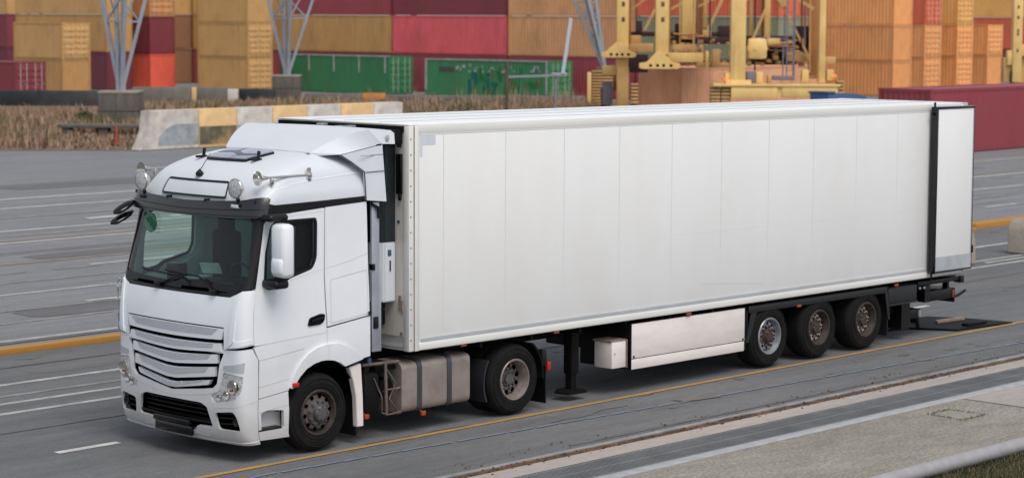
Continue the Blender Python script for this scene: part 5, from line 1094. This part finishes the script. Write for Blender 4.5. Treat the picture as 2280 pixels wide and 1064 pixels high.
tn = ['bottom', 'second tier', 'third tier']; cn = {'wine': 'wine-red', 'tan2': 'dull tan', 'tan': 'tan', 'crimson': 'bright crimson', 'maroon': 'dark maroon', 'warm': 'warm tan', 'sage': 'grey-green', 'vermilion': 'orange-red', 'pinktan': 'pinkish tan', 'ochre': 'pale tan'}
for i, cols, wh in rows: stack(0, 0, [(c, False, HC) for c in cols], S40, ['%s long container %s, %s' % (cn[c], wh, tn[j]) for j, c in enumerate(cols)], xy=(rowx, rowy+i*11.5))
# two green open-side containers with white posts
x, y = at(865, 150); g = container(x, y, 0, S40, 2.62, 'green', 'left green container with pale top rail and white upright bars at its door end', True, group='green containers', barcol='lw')
mb = MB(); mb.box(-1.16, -1.10, -S40/2, S40/2, 2.56, 2.64)
for k in range(5): mb.box(-1.175, -1.145, -S40/2+.3+k*2.62, -S40/2+.42+k*2.62, 1.45, 2.56)
mb.obj('white_trim', 'lw', g)
x, y = at(1220, 140.5); g = container(x, y, 0, S40, 2.5, 'green2', 'right green container with scrawled spray paint along its side', True, group='green containers', barcol='lw')
mb = MB(); mb.box(-1.16, -1.10, -S40/2, S40/2, 2.44, 2.52); mb.box(-1.175, -1.14, S40/2-.2, S40/2-.02, .4, 2.5); mb.box(-1.175, -1.14, -S40/2+.1, -S40/2+.25, .4, 2.4); mb.obj('white_trim', 'lw', g)
mb = MB(); mb.box(-1.168, -1.15, 2.9, 4.3, 1.75, 2.0); mb.obj('dark_patch', mat('grey_overpaint', lin((84, 80, 82), .75), .8), g)
random.seed(77)
for nm, cc, n, z0, z1, w0, w1, h0, h1, y0, y1 in (('spray_paint', (176, 180, 176), 34, 1.7, 2.15, .06, .25, .08, .32, -5.2, 2.6), ('spray_paint', (40, 128, 52), 24, .3, 1.7, .08, .3, .3, 1.1, -5.2, 1.0), ('spray_paint', (150, 100, 76), 12, .3, 1.5, .06, .2, .2, .7, -5.0, .5), ('spray_paint', (20, 110, 105), 14, .5, 1.6, .15, .4, .2, .7, -1.0, 1.6)):
    mb = MB(); xx = -1.155-random.random()*.01
    for k in range(n):
        yc, zc_ = random.uniform(y0, y1), random.uniform(z0, z1); a, b_ = random.uniform(w0, w1)/2, random.uniform(h0, h1)/2; t_ = random.gauss(0, .25)
        mb.add([(xx, yc+u*a*math.cos(t_)-v_*b_*math.sin(t_), zc_+u*a*math.sin(t_)+v_*b_*math.cos(t_)) for u, v_ in ((-1, -.6), (-.2, -1), (.9, -.7), (1, .5), (.3, 1), (-.8, .8))], [(0, 1, 2, 3, 4, 5)]); xx -= .0004
    mb.obj(nm, mat('spray_%d_%d' % (cc[0], n), lin(cc, .75), .8, noise=.3, scale=3), g, merge=False)
# right hand stacks: their tans carry the warm glow in the colour
stack(1984, 150, [('warm', False, HS), ('warm', False, HS), ('warm2', False, HS)], labels=['warm tan container at ground level behind the trailer roof, right of the cranes', 'warm tan container in the middle tier right of the cranes', 'golden tan container in the top tier right of the cranes'])
stack(1836, 166, [('warm', False, HC), ('ochre', True, HC), ('vermilion', False, HC)], labels=['tan container end behind the right crane leg, bottom', 'tan container with barred door end seen behind the right crane leg', 'orange-red container above the barred doors behind the right crane leg'])
stack(2053, 163, [('warm', True, HS), ('warm', True, HS), ('vermilion', True, HS)], labels=['first barred door stack at the right, bottom container', 'first barred door stack at the right, middle container', 'reddish top container of the first barred door stack at the right'])
stack(2125, 168, [('warm2', True, HS), ('warm2', True, HS), ('gold', True, HS)], labels=['second barred door stack at the right, bottom container', 'second barred door stack at the right, middle container', 'second barred door stack at the right, golden top container'])
stack(2193, 174, [('warm', False, HS), ('warm2', True, HS)], labels=['plain ended tan container under the barred doors near the right edge', 'tan container with barred doors near the right edge, topmost of two'])
x, y = at(2340, 186)
stack(0, 0, [('maroon', False, HC), ('vermilion', False, HC), ('gold', False, HC)], S40, ['dark red long container in the far right background, bottom', 'orange-red long container in the far right background, second tier', 'golden long container in the top right corner'], xy=(x, y))
stack(0, 0, [('warm', False, HC), ('warm', False, HC), ('gold', False, HC)], S40, ['tan long container beyond the right edge stacks, bottom', 'tan long container beyond the right edge stacks, second tier', 'golden long container beyond the right edge stacks, third tier'], xy=(x+3.5, y-11.6))
def container_x(x, y, z, L_, H, col, label, W_=2.44, **k):   # long axis along +X, near corner at (x, y)
    d = Vector((-W_/2, L_/2)); return container(x, y+W_, z, L_, H, col, label, False, W_, rz=-math.pi/2, **k)
container_x(54.6, 25.95, 0, 12.19, 2.59, 'portred', 'long dark red container standing on the asphalt behind the trailer rear')
x, y = at(1517, 120); container_x(x, y, 0, 13.4, 2.62, 'pinktan', 'faded pinkish tan container standing behind the gantry crane sill beam', W_=3.1)
x, y = at(1822, 108); t = thing('blue_skip', 'low blue skip whose rim just shows over the trailer roof below the crane', 'skip', (x+1.5, y, 0), 0)
mb = MB(); mb.prism([(-1.3, 0), (1.5, 0), (1.9, 1.45), (.9, 1.62), (-1.5, 1.68)], -.5, .6, 'y', .03); mb.obj('skip_body', mat('skip_blue', lin((62, 90, 132), 1.1), .6, noise=.12, scale=1), t)
mb = MB(); mb.box(-1.55, -.9, -.55, .65, 1.66, 1.76, .02); mb.obj('skip_rim', mat('skip_rim_blue', lin((52, 74, 112), 1.), .6), t)
# ---------------------------------------------------------------- yellow gantry cranes
M['cy'] = mat('crane_yellow', lin((240, 202, 128), .9), .5, noise=.08, scale=.9, dirt=lin((176, 124, 74)), dirt_amt=.4, dirt_scale=1.1, stretch=(1.2, 1.2, .6))
M['cy2'] = mat('crane_yellow_worn', lin((222, 176, 112), .8), .6, noise=.12, scale=.7, dirt=lin((150, 96, 60)), dirt_amt=.5, dirt_scale=1)
M['cbrown'] = mat('crane_brown', lin((176, 116, 60), .8), .6, noise=.15, scale=.8)
M['cdark'] = mat('crane_dark_machinery', lin((62, 34, 40), .8), .7, noise=.4, scale=1.2)
M['cgrey'] = mat('crane_grey', lin((128, 120, 130), .8), .6, noise=.15)
M['stripe_d'] = mat('stripe_dark', lin((110, 84, 60), .8), .7, noise=.2)
def zat(py, D): return CP[2]-(py-35)*D/4871.7
class Crane:                       # pieces given in a frame facing the camera: u = sideways metres from the root, z = height, v = depth
    def __init__(s, px, D, label, rz=RZ):
        s.D = D; s.px = px; x, y = at(px, D); s.t = thing('gantry_crane', label, 'crane', (x, y, 0), rz, 'yellow gantry cranes in the yard')
    def u(s, px, dv=0): return (px-1140)/4871.7*(s.D+dv)-(s.px-1140)/4871.7*s.D
    def z(s, py, dv=0): return zat(py, s.D+dv)
    def col(s, px0, px1, py0, py1, name='leg', m='cy', v=0, dep=.7, bev=.02):
        a, b_ = s.u(px0, v), s.u(px1, v); z1 = s.z(py0, v) if py0 > 0 else 8.6; z0 = s.z(py1, v)
        mb = MB(); mb.box(a, b_, v, v+dep, max(z0, 0), z1, bev); return mb.obj(name, m, s.t)
    def diag(s, p0, p1, name='brace', m='cy2', v=0, th=.14):
        mb = MB(); a = Vector((s.u(p0[0], v), v, s.z(p0[1], v))); b_ = Vector((s.u(p1[0], v), v, s.z(p1[1], v))); 
        if p0[1] <= 0: a = a+(a-b_)*.5
        mb.beam(a, b_, th); return mb.obj(name, m, s.t)
A = Crane(1740, 112, 'yellow gantry crane standing on a heavy sill beam to the right, two wide legs')
lg = A.col(1624, 1657, 0, 188)
mb = MB(); mb.box(A.u(1624)-.25, A.u(1657)+.3, -.05, .75, A.z(190), A.z(176), .04); mb.box(A.u(1633), A.u(1637), -.03, 0, A.z(186), A.z(90)); mb.obj('leg_foot', 'cy', lg)
A.col(1820, 1834, 0, 180); A.col(1698, 1711, 0, 82, v=3, dep=.4); A.col(1664, 1671, 0, 78, 'leg_pipe', 'cy2', v=2.5, dep=.2)
A.col(1800, 1819, 0, 172, 'leg', 'cbrown', v=3.5, dep=.8); A.col(1691, 1699, 0, 80, 'leg_pipe', 'cbrown', v=3.4, dep=.3)
mb = MB(); a0, a1, am = A.u(1585), A.u(1862), A.u(1733); mb.box(A.u(1625), am-.12, -.2, .9, A.z(217), A.z(191), .03); mb.box(am+.12, a1, -.2, .9, A.z(213), A.z(188), .03); mb.box(a0, a1+.1, -.25, .95, A.z(190), A.z(184), .02); mb.box(am-.13, am+.13, -.12, .82, A.z(214), A.z(190)); mb.obj('sill_beam', 'cy', A.t)
def rack(cr, px0, px1, py0, py1, name='counterweight'):
    mb = MB(); mb.box(cr.u(px0), cr.u(px1), .02, .9, cr.z(py1), cr.z(py0)); o = mb.obj(name, 'stripe_d', cr.t); mb = MB(); n = int((py1-py0)/8)
    for k in range(n): mb.box(cr.u(px0)-.03, cr.u(px1)+.03, -.03, .92, cr.z(py0+k*8+4.5), cr.z(py0+k*8), .01)
    mb.obj('slat', 'cy2', o)
rack(A, 1582, 1600, 188, 232); rack(A, 1605, 1624, 188, 232); rack(A, 1863, 1874, 176, 216)
mb = MB()
for px in (1650, 1700, 1770, 1830): mb = MB(); mb.lathe([(0, -.2), (.3, -.2), (.5, -.16), (.5, .16), (.3, .2), (0, .2)], (A.u(px), .35, .52), 24, 'y'); mb.obj('wheel', 'tyre', A.t)
pass
mb = MB(); c = (A.u(1685), .6, A.z(106)); mb.lathe([(0, -.28), (.40, -.28), (.52, -.22), (.55, 0), (.52, .22), (.4, .28), (0, .28)], c, 10, 'y'); mb.box(c[0]-.48, c[0]+.48, .35, .9, c[2]-.55, c[2]+.5, .12)
mb.lathe([(0, -.05), (.1, -.05), (.1, 0)], (c[0]-.1, .32, c[2]), 10, 'y'); mb.obj('cable_drum', 'cy', A.t)
for (x0, x1, y0, y1, m) in ((1612, 1628, 160, 182, 'cy'), (1660, 1680, 157, 182, 'cgrey'), (1681, 1696, 158, 183, 'cy'), (1707, 1716, 165, 183, 'cy2'), (1717, 1765, 166, 176, 'cgrey'), (1783, 1798, 153, 178, 'cy'), (1838, 1853, 152, 176, 'cy')): A.col(x0, x1, y0, y1, 'equipment_box', m, v=.1, dep=.6, bev=.03)
A.col(1705, 1733, 84, 97, 'bracket', 'cy', v=1.5, dep=.6); A.col(1750, 1798, 118, 134, 'cross_beam', 'cy2', v=2.6, dep=.6); A.col(1828, 1857, 124, 140, 'bracket', 'cy2', v=.3, dep=.5)
A.col(1656, 1800, 78, 100, 'machinery_beam', 'cdark', v=4.2, dep=.8); A.col(1770, 1806, 56, 118, 'machinery', 'cdark', v=4.6, dep=.8); A.col(1668, 1770, 100, 142, 'machinery', 'cdark', v=5, dep=.6)
random.seed(9)
mb = MB()
for k in range(60):
    px, py = random.uniform(1665, 1795), random.uniform(84, 142); s = random.uniform(.06, .28); x, z = A.u(px, 4), A.z(py, 4); mb.box(x-s*.6, x+s*.6, 3.6+random.random()*.6, 4.4, z-s*random.uniform(.2,.7), z+s*random.uniform(.2,.7), .005)
mb.obj('machinery_fittings', 'cy2', A.t, merge=False)
mb = MB()
for px in (1748, 1765, 1740, 1762): mb.beam((A.u(px, 1), 1, A.z(176, 1)), (A.u(px, 1), 1, A.z(90, 1) if px in (1740,) else 8.0), .06)
for k in range(10): mb.beam((A.u(1748, 1), 1, A.z(170-k*16, 1)), (A.u(1765, 1), 1, A.z(170-k*16, 1)), .03)
mb.obj('ladder', 'cgrey', A.t)
A.diag((1700, 18), (1672, 85), v=2.2); A.diag((1735, 5), (1800, 130), v=2.4, th=.12); A.diag((1735, 0), (1742, 12), v=2.3, th=.4); A.diag((1775, 0), (1805, 18), v=2.4, th=.18); A.diag((1650, 2), (1675, -12), v=1)
mb = MB(); mb.lathe([(0, -.06), (.06, -.06), (.07, 0), (0, .06)], (A.u(1613), -.05, A.z(174)), 12, 'y'); mb.obj('warning_lamp', mat('lit_red', lin((255, 90, 50)), .4, emit=(lin((255, 90, 50)), 2.0)), A.t)
mb = MB(); mb.lathe([(0, -.06), (.06, -.06), (.07, 0), (0, .06)], (A.u(1855), -.05, A.z(165)), 12, 'y'); mb.obj('warning_lamp', mat('lit_red_b', lin((255, 90, 50)), .4, emit=(lin((255, 90, 50)), 2.0)), A.t)
B = Crane(1440, 114, 'yellow gantry crane at the left with two hat-shaped wheel equalisers')
for (c0, c1, bot, v, hx0, hx1, ht, hm, hb) in ((1371, 1397, 178, 3, 1336, 1413, 93, 113, 127), (1457, 1486, 120, 0, 1420, 1510, 113, 136, 152)):
    l = B.col(c0, c1, 0, bot, v=v, dep=.7)
    mb = MB()
    for py in (8, 42): x = B.u((c0+c1)/2, v); z = B.z(py, v); mb = MB(); mb.box(x-.07, x+.10, v-.02, v, z-.14, z+.10, .01); mb.obj('access_hole', 'stripe_d', l)
    mb = MB(); xs = [B.u(p, v) for p in (hx0, hx0+6, (hx0+hx1)/2-22, (hx0+hx1)/2-6, (hx0+hx1)/2+6, (hx0+hx1)/2+22, hx1-6, hx1)]; zt, zm, zb = B.z(ht, v), B.z(hm, v), B.z(hb, v)
    mb.prism([(xs[0], zb+.06), (xs[0], zm-.08), (xs[2]-.12, zm), (xs[3], zt), (xs[4], zt), (xs[5]+.12, zm), (xs[7], zm-.08), (xs[7], zb+.06), (xs[6], zb), (xs[1], zb)], v-.45, v-.05, 'y', .02); e = mb.obj('equaliser', 'cy', B.t)
    for f in (.28, .45, .6, .78): x = xs[0]+(xs[7]-xs[0])*f; z = (zm+zb)/2; mb = MB(); mb.box(x-.07, x+.07, v-.465, v-.44, z-.06, z+.07); mb.obj('access_hole', 'void', e)
B.col(1515, 1545, 0, 86, 'leg', 'cy', v=4, dep=.8); B.col(1545, 1560, 0, 78, 'leg', 'cbrown', v=4.4, dep=.6); B.col(1562, 1570, 0, 60, 'leg_pipe', 'cy2', v=3.8, dep=.2); B.col(1397, 1402, 0, 96, 'leg_rib', 'cbrown', v=3.2, dep=.3); B.col(1486, 1490, 0, 112, 'leg_rib', 'cbrown', v=.2, dep=.3)
B.col(1388, 1452, 96, 115, 'cross_beam', 'cy2', v=3.6, dep=.5); B.col(1482, 1563, 116, 137, 'cross_beam', 'cy', v=.5, dep=.5); B.col(1400, 1425, 78, 96, 'bracket', 'cy2', v=4, dep=.5)
B.col(1400, 1630, 70, 80, 'machinery_beam', 'cdark', v=5.5, dep=.6); B.col(1488, 1625, 82, 96, 'machinery_beam', 'cdark', v=5, dep=.8); B.col(1413, 1427, 46, 74, 'machinery', 'cdark', v=5, dep=.5); B.col(1500, 1515, 52, 84, 'machinery', 'cdark', v=5.2, dep=.5); B.col(1596, 1622, 56, 84, 'machinery', 'cdark', v=5.4, dep=.5)
B.col(1396, 1440, 120, 160, 'machinery', 'cdark', v=6, dep=.5)
B.col(1562, 1580, 66, 80, 'bracket', 'cy', v=3.6, dep=.5); B.col(1568, 1575, 112, 148, 'bracket', 'cy', v=1, dep=.4); B.col(1583, 1600, 108, 146, 'bracket', 'cy2', v=1.2, dep=.5); B.col(1495, 1545, 98, 114, 'equipment_box', 'cy2', v=2, dep=.8); B.col(1548, 1622, 138, 148, 'sill', 'cy2', v=2, dep=.5)
random.seed(19); mb = MB()
for k in range(50):
    px, py = random.uniform(1495, 1622), random.uniform(88, 146); s = random.uniform(.05, .22); x, z = B.u(px, 3), B.z(py, 3); mb.box(x-s*.6, x+s*.6, 2.6+random.random()*.6, 3.4, z-s*random.uniform(.2,.8), z+s*random.uniform(.2,.8), .005)
mb.obj('machinery_fittings', 'cy2', B.t, merge=False)
B.diag((1455, 20), (1432, 66), v=3.5); B.diag((1430, 0), (1402, 22), v=3.8, th=.1); B.diag((1515, 6), (1490, 20), v=3.4, th=.12); B.diag((1602, 0), (1572, 66), v=3.2, th=.16); B.diag((1580, 0), (1550, 14), v=3, th=.1)
bb = B.col(1372, 1398, 150, 240, 'leg_foot', 'cy2', v=2.9, dep=.8); B.col(1340, 1372, 145, 165, 'bracket', 'cy', v=3.5, dep=.6)
B.col(1340, 1362, 180, 232, 'leg_support', 'cgrey', v=4, dep=.6); B.col(1364, 1386, 166, 200, 'equipment_box', 'cbrown', v=4.4, dep=.6)
rack(B, 1405, 1418, 184, 236)
x, y = at(1338, 130); t = thing('striped_block', 'stack of yellow and dark slats under the farthest mast, left of the cranes', 'counterweight', (x, y, 0), RZ)
mb = MB(); mb.box(-.55, -.1, 0, .8, 0, 1.3); mb.box(-.55, .65, 0, .8, 1.3, 2.2); mb.obj('core', 'stripe_d', t)
for k in range(13):
    mb = MB(); w1 = -.05 if k < 7 else .7; mb.box(-.58, w1, -.06, .82, k*.175, k*.175+.09, .01); mb.obj('slat', 'cy2', t)
mb = MB(); mb.box(-.85, -.62, -.05, .3, 0, 2.1, .02); mb.obj('end_plate', 'cy', t)
C3 = Crane(2259, 146, 'yellow perforated crane leg at the right edge of the photo')
l = C3.col(2250, 2270, 0, 178, v=0, dep=.7)
for py in (12, 35, 64, 72, 108): x = C3.u(2260); z = C3.z(py); mb = MB(); mb.box(x-.07, x+.07, -.02, 0, z-.1, z+.1, .01); mb.obj('access_hole', 'stripe_d', l)
C3.col(2238, 2250, 108, 140, 'bracket', 'cy', v=.1, dep=.5); C3.col(2230, 2262, 124, 178, 'bogie', 'cy2', v=.3, dep=.8); C3.col(2268, 2290, 95, 120, 'bracket', 'cy', v=.2, dep=.6)
C3.col(2246, 2256, 152, 182, 'machinery', 'cdark', v=.1, dep=.2); C3.col(2262, 2300, 124, 190, 'bogie', 'cy2', v=.6, dep=.8)

# rails, pipes and cables that clutter the cranes
random.seed(51)
for cr, x0, x1, rng_ in ((A, 1660, 1800, 5), (B, 1490, 1620, 5)):
    for k in range(rng_):
        py = random.uniform(60, 150); v_ = random.uniform(1.5, 3.4); a = random.uniform(x0, (x0+x1)/2); b_ = a+random.uniform(30, (x1-x0)*.6); th = random.uniform(.03, .08)
        mb = MB(); mb.tube([(cr.u(a, v_), v_, cr.z(py, v_)), (cr.u((a+b_)/2, v_), v_, cr.z(py+random.uniform(-1, 3), v_)), (cr.u(b_, v_), v_, cr.z(py+random.uniform(-4, 4), v_))], th, 6); mb.obj('pipe', random.choice(['cy2', 'cgrey', 'cbrown']), cr.t)
    for k in range(rng_):
        px = random.uniform(x0, x1); v_ = random.uniform(1.0, 3.2); mb = MB(); mb.tube([(cr.u(px, v_), v_, 8.2), (cr.u(px+random.uniform(-3, 3), v_), v_, cr.z(random.uniform(90, 160), v_))], random.uniform(.02, .05), 6); mb.obj('cable', random.choice(['cgrey', 'cdark', 'cy2']), cr.t)
for cr, px0, px1, py, v_ in ((A, 1600, 1735, 176, .3), (A, 1740, 1860, 172, .3), (B, 1490, 1560, 108, .6)):
    mb = MB(); n = 6
    for dz in (0, 4): mb.beam((cr.u(px0, v_), v_, cr.z(py-dz-2, v_)), (cr.u(px1, v_), v_, cr.z(py-dz-2, v_)), .025)
    for k in range(n+1): px = px0+(px1-px0)*k/n; mb.beam((cr.u(px, v_), v_, cr.z(py+10, v_)), (cr.u(px, v_), v_, cr.z(py-7, v_)), .03)
    mb.obj('handrail', 'cy2', cr.t)
